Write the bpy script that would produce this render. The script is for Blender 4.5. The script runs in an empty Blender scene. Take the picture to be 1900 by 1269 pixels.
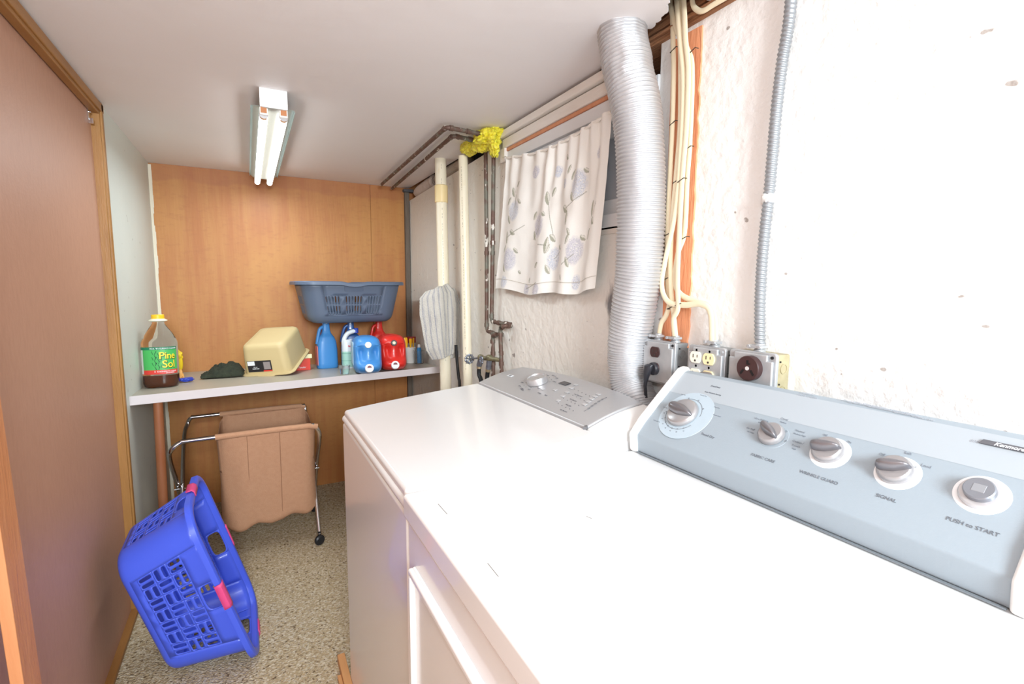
import bpy, math, random
from math import pi, sin, cos, tan, atan2, sqrt
from mathutils import Vector as V, Matrix, noise as mn
random.seed(7)
sc = bpy.context.scene
COL = sc.collection
# ------------------------------------------------------------------ camera
F, YAW, PITCH, ROLL, EYE = 921.25, .4872, .1102, .0063, V((0, 0, 1.28))
_cy, _sy, _cp, _sp = cos(YAW), sin(YAW), cos(PITCH), sin(PITCH)
FWD = V((_sy*_cp, _cy*_cp, -_sp)); _r0 = V((_cy, -_sy, 0)); _u0 = _r0.cross(FWD)
RGT = _r0*cos(ROLL) + _u0*sin(ROLL); UP = -_r0*sin(ROLL) + _u0*cos(ROLL)
cd = bpy.data.cameras.new('camera'); cam = bpy.data.objects.new('camera', cd); COL.objects.link(cam)
cd.sensor_width = 36; cd.lens = F/1900*36; cd.clip_start = .02; cd.clip_end = 50
m = Matrix((RGT, UP, -FWD)).transposed().to_4x4(); m.translation = EYE
cam.matrix_world = m; sc.camera = cam
def at(u, v, ax, val):          # a point of the photograph on a real plane of the room
    d = FWD + RGT*(u-950)/F - UP*(v-634.5)/F
    i = 'xyz'.index(ax); return EYE + d*((val-EYE[i])/d[i])
# ------------------------------------------------------------------ light and exposure
w = bpy.data.worlds.new('room_light'); sc.world = w; w.use_nodes = True
w.node_tree.nodes['Background'].inputs[0].default_value = (.88, .95, 1, 1)
w.node_tree.nodes['Background'].inputs[1].default_value = 1.5
def area(name, loc, target, size, energy, col=(1, 1, 1), spread=180):
    l = bpy.data.lights.new(name, 'AREA'); l.shape = 'DISK'; l.size = size; l.energy = energy; l.color = col; l.spread = math.radians(spread)
    o = bpy.data.objects.new(name, l); COL.objects.link(o); o.location = loc
    o.rotation_euler = (V(target)-V(loc)).to_track_quat('-Z', 'Y').to_euler(); return o
area('camera_flash', (-.08, -.10, 1.52), (.2, 2.6, 1.1), .12, 3.0, (.92, .97, 1))
area('bounced_flash', (.0, -1.75, 1.80), (.18, 3.0, 1.15), .8, 33, (.86, .95, 1), 120)
sc.view_settings.view_transform = 'Standard'; sc.view_settings.look = 'None'
sc.view_settings.exposure = .66; sc.view_settings.gamma = 1; sc.view_settings.use_curve_mapping = False
# ------------------------------------------------------------------ materials
def lin(c):
    return tuple(((x/255)/12.92 if x/255 <= .04045 else ((x/255+.055)/1.055)**2.4) for x in c)
MC = {}
def mat(name, rgb, rough=.5, metal=0, var=None, bump=None, trans=0, emit=0, ior=1.45, sss=0, coat=0, attr=None, stretch=(1, 1, 1), alpha=1, spec=.5):
    """var=(scale, rgb2, contrast)  bump=(scale, strength)"""
    if name in MC: return MC[name]
    M = bpy.data.materials.new(name); M.use_nodes = True; nt = M.node_tree; N = nt.nodes; L = nt.links
    b = N['Principled BSDF']; I = b.inputs
    c = (*lin(rgb), 1); I['Base Color'].default_value = c
    I['Roughness'].default_value = rough; I['Metallic'].default_value = metal; I['IOR'].default_value = ior
    I['Transmission Weight'].default_value = trans; I['Coat Weight'].default_value = coat; I['Alpha'].default_value = alpha
    I['Specular IOR Level'].default_value = spec
    if sss: I['Subsurface Weight'].default_value = sss; I['Subsurface Scale'].default_value = .02
    if emit: I['Emission Color'].default_value = c; I['Emission Strength'].default_value = emit
    tc = N.new('ShaderNodeTexCoord'); mp = N.new('ShaderNodeMapping'); mp.inputs['Scale'].default_value = stretch
    L.new(tc.outputs['Object'], mp.inputs[0])
    if var:
        n = N.new('ShaderNodeTexNoise'); n.inputs['Scale'].default_value = var[0]; n.inputs['Detail'].default_value = 6
        L.new(mp.outputs[0], n.inputs['Vector']); r = N.new('ShaderNodeValToRGB'); k = var[2]
        r.color_ramp.elements[0].position = .5-k; r.color_ramp.elements[1].position = .5+k
        r.color_ramp.elements[0].color = c; r.color_ramp.elements[1].color = (*lin(var[1]), 1)
        L.new(n.outputs['Fac'], r.inputs[0]); L.new(r.outputs[0], I['Base Color'])
    if attr:
        a = N.new('ShaderNodeVertexColor'); a.layer_name = attr; L.new(a.outputs[0], I['Base Color'])
    if bump:
        n2 = N.new('ShaderNodeTexNoise'); n2.inputs['Scale'].default_value = bump[0]; n2.inputs['Detail'].default_value = 5
        L.new(mp.outputs[0], n2.inputs['Vector']); bp = N.new('ShaderNodeBump'); bp.inputs['Strength'].default_value = bump[1]
        bp.inputs['Distance'].default_value = .01; L.new(n2.outputs['Fac'], bp.inputs['Height']); L.new(bp.outputs[0], I['Normal'])
    MC[name] = M; return M
def nodes(M):
    nt = M.node_tree; return nt, nt.nodes, nt.links, nt.nodes['Principled BSDF']
def mixc(M, fac, rgb):           # mixes a colour over the present base colour where the fac socket says
    nt, N, L, b = nodes(M); mx = N.new('ShaderNodeMix'); mx.data_type = 'RGBA'
    s = b.inputs['Base Color']
    if s.is_linked: L.new(s.links[0].from_socket, mx.inputs[6])
    else: mx.inputs[6].default_value = s.default_value
    mx.inputs[7].default_value = (*lin(rgb), 1); L.new(fac, mx.inputs[0]); L.new(mx.outputs[2], s); return mx
def ramp(M, sock, p0, p1):
    nt, N, L, b = nodes(M); r = N.new('ShaderNodeMapRange'); r.inputs[1].default_value = p0; r.inputs[2].default_value = p1
    L.new(sock, r.inputs[0]); return r.outputs[0]
def ntex(M, scale, stretch=(1, 1, 1), detail=4):
    nt, N, L, b = nodes(M); tc = N.new('ShaderNodeTexCoord'); mp = N.new('ShaderNodeMapping'); mp.inputs['Scale'].default_value = stretch
    n = N.new('ShaderNodeTexNoise'); n.inputs['Scale'].default_value = scale; n.inputs['Detail'].default_value = detail
    L.new(tc.outputs['Object'], mp.inputs[0]); L.new(mp.outputs[0], n.inputs['Vector']); return n.outputs['Fac']
def coord(M, i):
    nt, N, L, b = nodes(M); g = N.new('ShaderNodeNewGeometry'); s = N.new('ShaderNodeSeparateXYZ'); L.new(g.outputs['Position'], s.inputs[0]); return s.outputs[i]
def mth(M, op, a, b_=None):
    nt, N, L, b = nodes(M); n = N.new('ShaderNodeMath'); n.operation = op; n.use_clamp = False
    for i, x in enumerate((a, b_)):
        if x is None: continue
        if isinstance(x, (int, float)): n.inputs[i].default_value = x
        else: L.new(x, n.inputs[i])
    return n.outputs[0]
# ------------------------------------------------------------------ mesh builder
class MB:
    def __init__(s): s.v = []; s.f = []; s.mi = []; s.c = None; s.cur = 0
    def add(s, vs, fs, mi=None):
        o = len(s.v); s.v += [V(x) for x in vs]; s.f += [tuple(i+o for i in f) for f in fs]; s.mi += [s.cur if mi is None else mi]*len(fs); return s
    def box(s, a, b, M=None):
        x0, y0, z0 = a; x1, y1, z1 = b
        vs = [V(p) for p in ((x0,y0,z0),(x1,y0,z0),(x1,y1,z0),(x0,y1,z0),(x0,y0,z1),(x1,y0,z1),(x1,y1,z1),(x0,y1,z1))]
        if M: vs = [M @ p for p in vs]
        return s.add(vs, [(0,3,2,1),(4,5,6,7),(0,1,5,4),(1,2,6,5),(2,3,7,6),(3,0,4,7)])
    def rings(s, R, close=True, cap0=False, cap1=False):
        n = len(R[0]); vs = [p for r in R for p in r]; fs = []
        for i in range(len(R)-1):
            for j in range(n if close else n-1):
                k = (j+1) % n; fs.append((i*n+j, i*n+k, (i+1)*n+k, (i+1)*n+j))
        if cap0: fs.append(tuple(range(n))[::-1])
        if cap1: fs.append(tuple((len(R)-1)*n+j for j in range(n)))
        return s.add(vs, fs)
    def tube(s, pts, r, n=12, ref=None, rb=None, cap=True):
        """r: number or list; with ref: elliptic, r across, rb along ref"""
        pts = [V(p) for p in pts]; R = []; last = None
        for i, p in enumerate(pts):
            t = (pts[min(i+1, len(pts)-1)]-pts[max(i-1, 0)]).normalized()
            if ref is not None: a = t.cross(V(ref)).normalized(); b = V(ref)
            else:
                if last is None:
                    h = V((0, 0, 1)) if abs(t.z) < .9 else V((1, 0, 0)); a = t.cross(h).normalized()
                else: a = (last - t*last.dot(t)).normalized()
                last = a; b = t.cross(a)
            ri = r[i] if isinstance(r, (list, tuple)) else r; rbi = ri if rb is None else rb
            R.append([p + a*ri*cos(q) + b*rbi*sin(q) for q in [2*pi*j/n for j in range(n)]])
        return s.rings(R, True, cap, cap)
    def lathe(s, prof, M=None, n=32, cap0=True, cap1=True):
        M = M or Matrix(); R = [[M @ V((r*cos(2*pi*j/n), r*sin(2*pi*j/n), z)) for j in range(n)] for r, z in prof]
        return s.rings(R, True, cap0 and prof[0][0] > 1e-6, cap1 and prof[-1][0] > 1e-6)
    def grid(s, fn, nu, nv, closeu=False):
        R = [[fn(i/(nu if closeu else nu-1), j/(nv-1)) for i in range(nu)] for j in range(nv)]
        return s.rings(R, closeu)
    def prism(s, poly, fn, h0, h1):      # poly of (a, b); fn(a, b, h) -> point
        n = len(poly); vs = [fn(a, b, h0) for a, b in poly] + [fn(a, b, h1) for a, b in poly]
        fs = [tuple(range(n))[::-1], tuple(range(n, 2*n))] + [(i, (i+1) % n, n+(i+1) % n, n+i) for i in range(n)]
        return s.add(vs, fs)
    def sell(s, c, rx, ry, rz, e1=.4, e2=.4, n=48, m_=32, disp=None, M=None):
        def sg(x, e): return math.copysign(abs(x)**e, x)
        def fn(a, b):
            th = 2*pi*a; ph = -pi/2 + pi*b
            p = V((rx*sg(cos(ph), e1)*sg(cos(th), e2), ry*sg(cos(ph), e1)*sg(sin(th), e2), rz*sg(sin(ph), e1)))
            if disp: p = disp(p)
            p = p + V(c); return M @ p if M else p
        return s.grid(fn, n, m_, True)
def superring(hw, hd, e, z, n=40, ox=0, oy=0):
    def sg(x): return math.copysign(abs(x)**e, x)
    return [V((ox+hw*sg(cos(2*pi*j/n)), oy+hd*sg(sin(2*pi*j/n)), z)) for j in range(n)]
def cat(pts, k=8):                       # Catmull-Rom
    P = [V(p) for p in pts]; P = [P[0]*2-P[1]] + P + [P[-1]*2-P[-2]]; out = []
    for i in range(1, len(P)-2):
        a, b, c, d = P[i-1:i+3]
        for q in range(k):
            t = q/k; out.append(.5*((2*b)+(c-a)*t+(2*a-5*b+4*c-d)*t*t+(3*b-a-3*c+d)*t**3))
    out.append(P[-2]); return out
def wm(o):
    M = o.matrix_basis.copy()
    while o.parent: o = o.parent; M = o.matrix_basis @ M
    return M
def obj(name, mb, m, parent=None, world=True, bevel=0, seg=2, solid=0, smooth=35, weld=False, soff=-1, cols=None, subd=0):
    vs = mb.v
    me = bpy.data.meshes.new(name); o = bpy.data.objects.new(name, me); COL.objects.link(o)
    if parent is not None:
        o.parent = parent
        if world: Mi = wm(parent).inverted(); vs = [Mi @ p for p in vs]
    else:
        xs = [p.x for p in vs]; ys = [p.y for p in vs]; zs = [p.z for p in vs]
        c = V(((min(xs)+max(xs))/2, (min(ys)+max(ys))/2, min(zs)))
        o.location = c; vs = [p-c for p in vs]
    me.from_pydata([tuple(p) for p in vs], [], mb.f); me.update()
    ms = m if isinstance(m, (list, tuple)) else [m]
    for q in ms: me.materials.append(q)
    me.polygons.foreach_set('material_index', mb.mi)
    me.polygons.foreach_set('use_smooth', [smooth > 0]*len(me.polygons))
    if cols:
        a = me.color_attributes.new('paint', 'FLOAT_COLOR', 'POINT')
        a.data.foreach_set('color', [x for c in cols for x in (*c, 1)])
    if weld:
        import bmesh
        bm = bmesh.new(); bm.from_mesh(me); bmesh.ops.remove_doubles(bm, verts=bm.verts, dist=.00025); bmesh.ops.recalc_face_normals(bm, faces=bm.faces); bm.to_mesh(me); bm.free()
    if 0 < smooth < 180: me.set_sharp_from_angle(angle=math.radians(smooth))
    if solid:
        q = o.modifiers.new('thickness', 'SOLIDIFY'); q.thickness = solid; q.offset = soff
    if bevel:
        q = o.modifiers.new('bevel', 'BEVEL'); q.width = bevel; q.segments = seg; q.limit_method = 'ANGLE'; q.angle_limit = math.radians(40); q.harden_normals = True
    if subd:
        q = o.modifiers.new('subdivision', 'SUBSURF'); q.levels = q.render_levels = subd
    return o
def tag(o, label, cat_=None, group=None):
    o['label'] = label
    if cat_: o['category'] = cat_
    if group: o['group'] = group
    return o
def thing(name, label, cat_, loc=(0, 0, 0), M=None, group=None):
    o = bpy.data.objects.new(name, None); COL.objects.link(o); o.empty_display_size = .05
    if M is not None: o.matrix_basis = M
    else: o.location = loc
    return tag(o, label, cat_, group)
def struct(name, mb, m, **k):
    o = obj(name, mb, m, **k)
    if o.parent is None: o['kind'] = 'structure'
    return o
def text_mb(mb, s, size, O, X, Y, Nn, align='CENTER', shear=0, bold=0, lift=.0006, spacing=1):
    """lettering as real geometry lying on the plane O, X (reading direction), Y (up)"""
    c = bpy.data.curves.new('t', 'FONT'); c.body = s; c.size = size; c.align_x = align; c.shear = shear; c.offset = bold; c.extrude = .0002; c.resolution_u = 3; c.space_character = spacing
    o = bpy.data.objects.new('t', c); COL.objects.link(o); bpy.context.view_layer.update()
    dg = bpy.context.evaluated_depsgraph_get(); me = bpy.data.meshes.new_from_object(o.evaluated_get(dg))
    vs = [V(O)+V(X)*q.co.x+V(Y)*q.co.y+V(Nn)*(q.co.z+lift) for q in me.vertices]
    mb.add(vs, [tuple(p.vertices) for p in me.polygons])
    bpy.data.objects.remove(o); bpy.data.meshes.remove(me); bpy.data.curves.remove(c); return mb
def frame(O, X, Y, Z=None):
    X = V(X).normalized(); Y = V(Y); Y = (Y-X*Y.dot(X)).normalized(); Z = X.cross(Y)
    M = Matrix((X, Y, Z)).transposed().to_4x4(); M.translation = V(O); return M
# common materials
white_enamel = mat('white_enamel', (236, 236, 236), .22, coat=.3)
white_plastic = mat('white_plastic', (238, 237, 235), .4)
chrome = mat('chrome', (225, 225, 228), .12, 1)
galv = mat('galvanised_steel', (196, 198, 200), .4, .4, var=(30, (176, 179, 182), .25))
black_rub = mat('black_rubber', (28, 28, 30), .5)
clear_pl = mat('clear_plastic', (245, 247, 248), .08, trans=.96, ior=1.25)
dark_ink = mat('grey_ink', (112, 118, 126), .6)
pale_ink = mat('pale_grey_ink', (172, 178, 186), .6)
orange_wood = mat('orange_wood', (222, 160, 124), .55, var=(6, (206, 138, 100), .3), bump=(30, .2), stretch=(6, 6, .6))

# ================================================================== SETTING
LX, RX, BY, HZ = -.4386, .971, 3.31, 1.9235
Y0 = -.9
carpet = mat('carpet', (190, 168, 132), .95, bump=(140, 1.0))
a = ntex(carpet, 130, detail=3); mixc(carpet, ramp(carpet, a, .46, .62), (222, 208, 182))
a = ntex(carpet, 95, detail=2); mixc(carpet, ramp(carpet, a, .58, .70), (120, 98, 70))
mb = MB(); mb.box((LX-.3, Y0, -.05), (RX+.2, BY+.15, 0)); struct('floor', mb, carpet)
ceil_m = mat('ceiling_paint', (243, 238, 237), .55, var=(1.5, (238, 233, 232), .2), bump=(9, .18))
a = ntex(ceil_m, 60, detail=1); mixc(ceil_m, ramp(ceil_m, a, .78, .80), (245, 243, 240))
# ceiling board with a torn edge round the duct and along the wall above the cables
rag = [(RX, BY), (RX, 1.30)]
edge = [(.955, 1.28), (.93, 1.235), (.86, 1.20)]
hole = [at(u, v, 'z', HZ) for u, v in ((1110, 72), (1117, 58), (1132, 46), (1150, 40), (1168, 38), (1184, 42), (1190, 50), (1205, 54), (1213, 50), (1222, 40), (1232, 30), (1242, 22), (1238, 8), (1243, -2), (1262, -20), (1290, -18), (1310, 2), (1335, 6), (1348, -2), (1370, -20), (1440, -50))]
pp = [(RX, BY), (RX, 1.30), (.95, 1.24), (.88, 1.19)]
hp = []
for i in range(len(hole)-1):
    for k in range(4):
        q = hole[i].lerp(hole[i+1], k/4); hp.append((q.x+random.uniform(-.004, .004), q.y+random.uniform(-.004, .004)))
pp = pp[:2] + [(.93, 1.17)] + hp + [(RX-.02, .55), (RX, .5), (RX, Y0), (LX-.3, Y0), (LX-.3, BY)]
mb = MB(); mb.prism(pp, lambda a, b, h: V((a, b, h)), HZ, HZ+.012)
struct('ceiling', mb, ceil_m, smooth=0)
dark_wood = mat('old_dark_wood', (92, 66, 50), .8, var=(5, (150, 100, 66), .25), bump=(25, .5), stretch=(8, 1, 8))
mb = MB(); mb.box((LX, Y0, 2.06), (RX+.16, BY, 2.08)); mb.box((.6, 1.45, HZ+.013), (RX, 1.49, 2.06)); mb.box((.6, .35, HZ+.013), (RX, .39, 2.06)); mb.box((.60, .35, HZ+.013), (.62, 1.49, 2.06))
struct('trim_1', mb, dark_wood)
# sill beam on top of the right wall
def beam_y(y): return .0
mb = MB(); mb.box((RX-.012, Y0, 1.905), (RX+.14, 1.21, 2.06)); mb.box((RX-.02, .75, 1.93), (RX, 1.2, 1.955)); mb.box((RX-.024, .78, 1.915), (RX-.01, 1.18, 1.923))
tan_wood = mat('sill_beam_wood', (176, 122, 84), .75, var=(5, (120, 84, 60), .3), bump=(25, .6), stretch=(8, 1, 8))
struct('trim_2', mb, tan_wood, bevel=.003)
# left wall stretch
lw = mat('left_wall_paint', (214, 217, 208), .6, var=(2.2, (204, 208, 200), .25), bump=(14, .15))
a = ntex(lw, 26, detail=2); mixc(lw, ramp(lw, a, .73, .76), (182, 182, 172))
mb = MB(); mb.box((LX-.1, 2.32, 0), (LX, BY+.1, HZ)); struct('wall_left', mb, lw)
# back wall: stained plywood with a seam
ply = mat('plywood', (184, 124, 66), .5, stretch=(5, 5, .55), bump=(18, .08))
a = ntex(ply, 3.2, (9, 9, .7), 7); mixc(ply, ramp(ply, a, .36, .66), (176, 110, 58))
a = ntex(ply, 1.4, (1.6, 1, 1.1), 3); mixc(ply, mth(ply, 'MULTIPLY', ramp(ply, a, .46, .62), .55), (196, 140, 74))
a = ntex(ply, 26, (1, 1, 2.2), 5); mixc(ply, mth(ply, 'MULTIPLY', ramp(ply, a, .52, .70), .28), (160, 96, 54))
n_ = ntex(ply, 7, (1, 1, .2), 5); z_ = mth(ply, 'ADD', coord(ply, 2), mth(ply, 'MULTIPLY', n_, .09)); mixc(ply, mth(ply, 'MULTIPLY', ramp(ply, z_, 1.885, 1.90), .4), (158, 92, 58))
mb = MB(); mb.box((LX+.010, BY-.006, 0), (.717, BY, HZ)); mb.box((.7195, BY-.006, 0), (RX-.034, BY, HZ)); mb.box((LX, BY, 0), (RX+.2, BY+.02, 2.08))
pw = struct('wall_back', mb, ply, bevel=.001)
mb = MB()
for i in range(60):
    z0 = 1.915*i/60; wd = .006*mn.noise(V((0, 0, z0*9)))-.004
    mb.box((LX, BY-.010, z0), (LX+.018+wd, BY-.0065, z0+1.915/60))
struct('trim_3', mb, mat('gap_filler', (226, 216, 196), .8))
mb = MB(); mb.box((RX-.034, BY-.028, 0), (RX-.004, BY-.002, 1.905), )
struct('trim_4', mb, mat('weathered_batten', (122, 110, 98), .85, var=(8, (92, 80, 70), .3), stretch=(5, 5, .6), bump=(30, .4)), bevel=.002)
mb = MB(); mb.box((RX-.045, BY-.05, 1.893), (RX+.02, BY-.01, 1.912)); struct('trim_5', mb, mat('grey_scrap', (88, 88, 92), .8), bevel=.004)
# right wall: pieces round the window opening (y 1.02-1.87, z 1.452-1.85), lower top beyond y 1.915
rw = mat('white_wall_paint', (240, 238, 235), .6, bump=(34, .55))
n_ = ntex(rw, 7, (1, 1, 1), 3)
py = coord(rw, 1); pz = coord(rw, 2)
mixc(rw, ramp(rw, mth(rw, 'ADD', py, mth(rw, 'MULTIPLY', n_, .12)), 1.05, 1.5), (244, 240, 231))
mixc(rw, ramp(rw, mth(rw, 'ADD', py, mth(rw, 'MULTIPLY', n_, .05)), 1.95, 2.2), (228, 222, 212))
sp = ntex(rw, 21, (1, 1, 1.6), 2); mixc(rw, ramp(rw, sp, .735, .75), (176, 168, 162))
# black smudge where the duct rubs the wall
sy = mth(rw, 'SUBTRACT', py, 1.195); sz = mth(rw, 'MULTIPLY', mth(rw, 'SUBTRACT', pz, 1.225), .33)
d2 = mth(rw, 'SQRT', mth(rw, 'ADD', mth(rw, 'MULTIPLY', sy, sy), mth(rw, 'MULTIPLY', sz, sz)))
d3 = mth(rw, 'ADD', d2, mth(rw, 'MULTIPLY', ntex(rw, 60, (1, 1, .4), 5), .035)); mixc(rw, mth(rw, 'MULTIPLY', ramp(rw, d3, .042, .024), .85), (84, 84, 92))
nt, N, L, b = nodes(rw); bp = [q for q in N if q.type == 'BUMP'][0]
vn = N.new('ShaderNodeTexNoise'); vn.inputs['Scale'].default_value = 6; vn.inputs['Detail'].default_value = 8
b2 = N.new('ShaderNodeBump'); b2.inputs['Strength'].default_value = .18; b2.inputs['Distance'].default_value = .02
tc = [q for q in N if q.type == 'TEX_COORD'][0]; mp = N.new('ShaderNodeMapping'); mp.inputs['Scale'].default_value = (1, 1, .45)
L.new(tc.outputs['Object'], mp.inputs[0]); L.new(mp.outputs[0], vn.inputs['Vector']); L.new(vn.outputs['Fac'], b2.inputs['Height']); L.new(b2.outputs[0], bp.inputs['Normal'])
WY0, WY1, WZ0, WZ1 = 1.02, 1.872, 1.452, 1.885
mb = MB(); T = RX+.14
mb.box((RX, Y0, 0), (T, WY0, 1.906)); mb.box((RX, WY0, 0), (T, WY1, WZ0)); mb.box((RX, WY1, 0), (T, 2.02, 1.906))
mb.add([(RX, 2.02, 0), (RX, BY, 0), (RX, BY, 1.842), (RX, 2.02, 1.876), (T, 2.02, 0), (T, BY, 0), (T, BY, 1.842), (T, 2.02, 1.876)], [(0,3,2,1),(4,5,6,7),(2,3,7,6),(1,2,6,5),(0,4,7,3)])
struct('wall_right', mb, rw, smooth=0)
mb = MB(); mb.box((T-.01, 2.02, 1.8), (T+.02, BY, 2.05)); mb.box((T-.01, 1.15, 1.885), (T+.02, 2.02, 2.05)); struct('added_backing', mb, mat('dark_leak_stop', (40, 34, 32), .9))  # added dark backing, keeps world light from leaking in above the wall
# painted header boards over the window
pw_ = mat('white_board_paint', (240, 236, 230), .5, var=(5, (228, 220, 210), .2), bump=(20, .25), stretch=(3, .5, 3))
mb = MB(); mb.box((RX-.016, 1.17, 1.845), (RX+.03, 1.90, 1.883)); mb.box((RX-.03, 1.21, 1.886), (RX+.03, 1.93, 1.912))
struct('trim_7', mb, pw_, bevel=.004)
mb = MB(); mb.box((RX-.010, 1.17, 1.832), (RX+.02, 1.885, 1.845)); struct('trim_8', mb, orange_wood, bevel=.003)
mb = MB(); mb.box((RX-.02, 1.872, 1.79), (RX+.005, 1.912, 1.846)); mb.box((RX-.008, 1.878, 1.452), (RX+.02, 1.90, 1.80)); struct('trim_9', mb, pw_, bevel=.003)
# window
wfm = mat('window_vinyl', (228, 230, 232), .35)
mb = MB(); X0 = RX+.004
def wbox(y0, y1, z0, z1, x0=0, x1=.05): mb.box((X0+x0, y0, z0), (X0+x1, y1, z1))
wbox(WY0, WY1, 1.79, 1.832, -.01); wbox(WY0, WY1, 1.452, 1.50, -.01); wbox(WY0, 1.06, 1.50, 1.79); wbox(1.83, WY1, 1.50, 1.79)
wbox(1.06, 1.83, 1.722, 1.79, .002, .05); wbox(1.06, 1.83, 1.765, 1.772, -.006, .05); wbox(1.06, 1.83, 1.50, 1.545, .005, .05); wbox(1.06, 1.10, 1.545, 1.745, .01); wbox(1.79, 1.83, 1.545, 1.745, .01); wbox(1.42, 1.45, 1.545, 1.745, .004)
win = struct('window_1', mb, wfm, bevel=.003)
glass = mat('frosted_window_pane', (184, 188, 194), .3, spec=.5)
mb = MB(); mb.box((X0+.012, 1.08, 1.53), (X0+.016, 1.81, 1.76)); struct('pane', mb, glass, parent=win)
mb = MB(); mb.box((RX-.004, WY0, 1.452), (T, WY1, 1.456)); mb.box((RX-.006, 1.02, 1.440), (RX+.012, 1.86, 1.462)); struct('window_sill', mb, pw_, parent=win, bevel=.003)
mb = MB(); mb.box((T, WY0-.05, 1.4), (T+.02, WY1+.05, 1.9)); struct('trim_10', mb, mat('window_well', (120, 122, 124), .9))
# closet door panel, oak casing
door = mat('door_laminate', (192, 146, 122), .5, var=(2, (188, 142, 118), .2), bump=(120, .06))
a = ntex(door, 90, (1, 1, .25), 2); mixc(door, mth(door, 'MULTIPLY', ramp(door, a, .4, .7), .25), (172, 128, 106))
oak = mat('oak_trim', (176, 128, 70), .45, var=(4, (146, 100, 50), .3), bump=(40, .1), stretch=(7, 7, 1))
mb = MB(); mb.box((LX-.045, Y0, .012), (LX-.022, 2.30, HZ-.03)); d1 = struct('door_1', mb, door)
oakh = mat('oak_trim_long', (170, 120, 66), .45, var=(4, (140, 94, 48), .3), bump=(40, .1), stretch=(7, 1, 7))
mb = MB(); mb.box((LX-.05, 2.296, 0), (LX+.004, 2.336, HZ)); mb.box((LX-.05, 2.304, 0), (LX+.010, 2.328, HZ-.004)); struct('trim_11', mb, oak, bevel=.003)
mb = MB(); mb.box((LX-.02, Y0, HZ-.046), (LX+.004, 2.336, HZ)); mb.box((LX-.02, Y0, HZ-.036), (LX+.010, 2.336, HZ-.006)); struct('trim_12', mb, oakh, bevel=.003)
mb = MB(); mb.box((LX-.03, Y0, 0), (LX+.002, 2.33, .018)); struct('trim_13', mb, oakh, bevel=.003)
mb = MB(); mb.box((LX-.3, Y0, 0), (LX-.05, 2.33, HZ)); struct('trim_14', mb, mat('closet_dark', (70, 50, 40), .9))
mb = MB(); q = at(163, 212, 'x', LX-.022); mb.box((q.x, q.y-.014, q.z-.018), (q.x+.004, q.y+.004, q.z+.018)); mb.box((q.x, q.y-.006, q.z-.03), (q.x+.014, q.y+.002, q.z-.012)); mb.tube([q+V((0, -.004, .008)), q+V((.010, -.004, .008))], .004, 8)
o = obj('door_guide_clip', mb, chrome, parent=d1, bevel=.001); o['label'] = 'small metal guide clip'
# leaning batten
mb = MB(); M = frame((LX+.004, 1.285, 0), (1, 0, 0), (0, 1, .075)); mb.box((0, -.075/2-.0, 0), (.02, .075/2, 1.55), M)
obt = tag(obj('wooden_batten', mb, mat('reddish_batten', (212, 148, 102), .5, var=(5, (190, 120, 76), .3), bump=(25, .15), stretch=(6, 6, .7)), bevel=.002), 'reddish orange wooden batten leaning on the brown closet door at the left edge', 'board')

# ================================================================== DRYER
DX0, DX1, DY0, DY1, DZ = .230, .900, .150, .838, .915
t = thing('dryer', 'white front-loading dryer with a pale blue-grey control console, nearest the camera', 'dryer', ((DX0+DX1)/2, (DY0+DY1)/2, 0))
mb = MB(); mb.box((DX0+.012, DY0+.002, .03), (DX1, DY1-.002, DZ-.045)); obj('cabinet', mb, white_enamel, t, bevel=.006, seg=3)
mb = MB(); mb.box((DX0-.004, DY0, DZ-.044), (DX1, DY1, DZ)); obj('top_panel', mb, white_enamel, t, bevel=.007, seg=4)
mb = MB(); mb.box((DX0+.004, DY0+.004, .10), (DX0+.0125, DY1-.004, DZ-.052)); obj('front_panel', mb, white_enamel, t, bevel=.004, seg=3)
# door with a raised rim
mb = MB(); dy0, dy1, dz0, dz1 = DY0+.04, DY1-.045, .33, .80
mb.box((DX0-.001, dy0, dz0), (DX0+.0045, dy1, dz1)); dd = obj('door', mb, white_enamel, t, bevel=.002, seg=2)
mb = MB()
for a, b in (((DX0-.010, dy0, dz1-.012), (DX0+.001, dy1, dz1)), ((DX0-.010, dy1-.012, dz0), (DX0+.001, dy1, dz1-.0125)), ((DX0-.010, dy0, dz0), (DX0+.001, dy0+.012, dz1-.0125)), ((DX0-.010, dy0+.0125, dz0), (DX0+.001, dy1-.0125, dz0+.012))): mb.box(a, b)
obj('door_rim', mb, white_enamel, dd, bevel=.004, seg=3)
for y in (DY0+.05, DY1-.05):
    for x in (DX0+.06, DX1-.06):
        mb = MB(); mb.lathe([(.016, 0), (.018, .008), (.010, .012), (.010, .031)], Matrix.Translation((x, y, 0)), 16); obj('foot', mb, black_rub, t)
# console: profile in (x, z), extruded along y
silver = mat('dryer_console_face', (156, 168, 177), .42, .0, bump=(300, .04))
silver_l = mat('dryer_console_band', (202, 211, 217), .42)
CY0, CY1 = .185, .832
prof = [(.752, DZ+.003), (.748, .957), (.772, .984), (.885, 1.087), (.897, 1.091), (.903, 1.085), (.903, DZ+.003)]
def cprism(mb, pr, y0, y1): mb.prism([(a, b) for a, b in pr], lambda a, b, h: V((a, h, b)), y0, y1); return mb
mb = MB(); cprism(mb, prof, CY0+.012, CY1-.012); con = obj('console', mb, silver, t, bevel=.003, seg=3); con['label'] = 'pale blue-grey control console'
for y0, y1 in ((CY1-.016, CY1+.004), (CY0-.004, CY0+.016)):
    pr = [(.744, DZ+.001), (.739, .957), (.764, .989), (.880, 1.094), (.898, 1.099), (.907, 1.092), (.907, DZ+.001)]
    mb = MB(); cprism(mb, pr, y0, y1); o = obj('end_cap', mb, white_plastic, con, bevel=.006, seg=4); o['label'] = 'white rounded console end cap'
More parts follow.
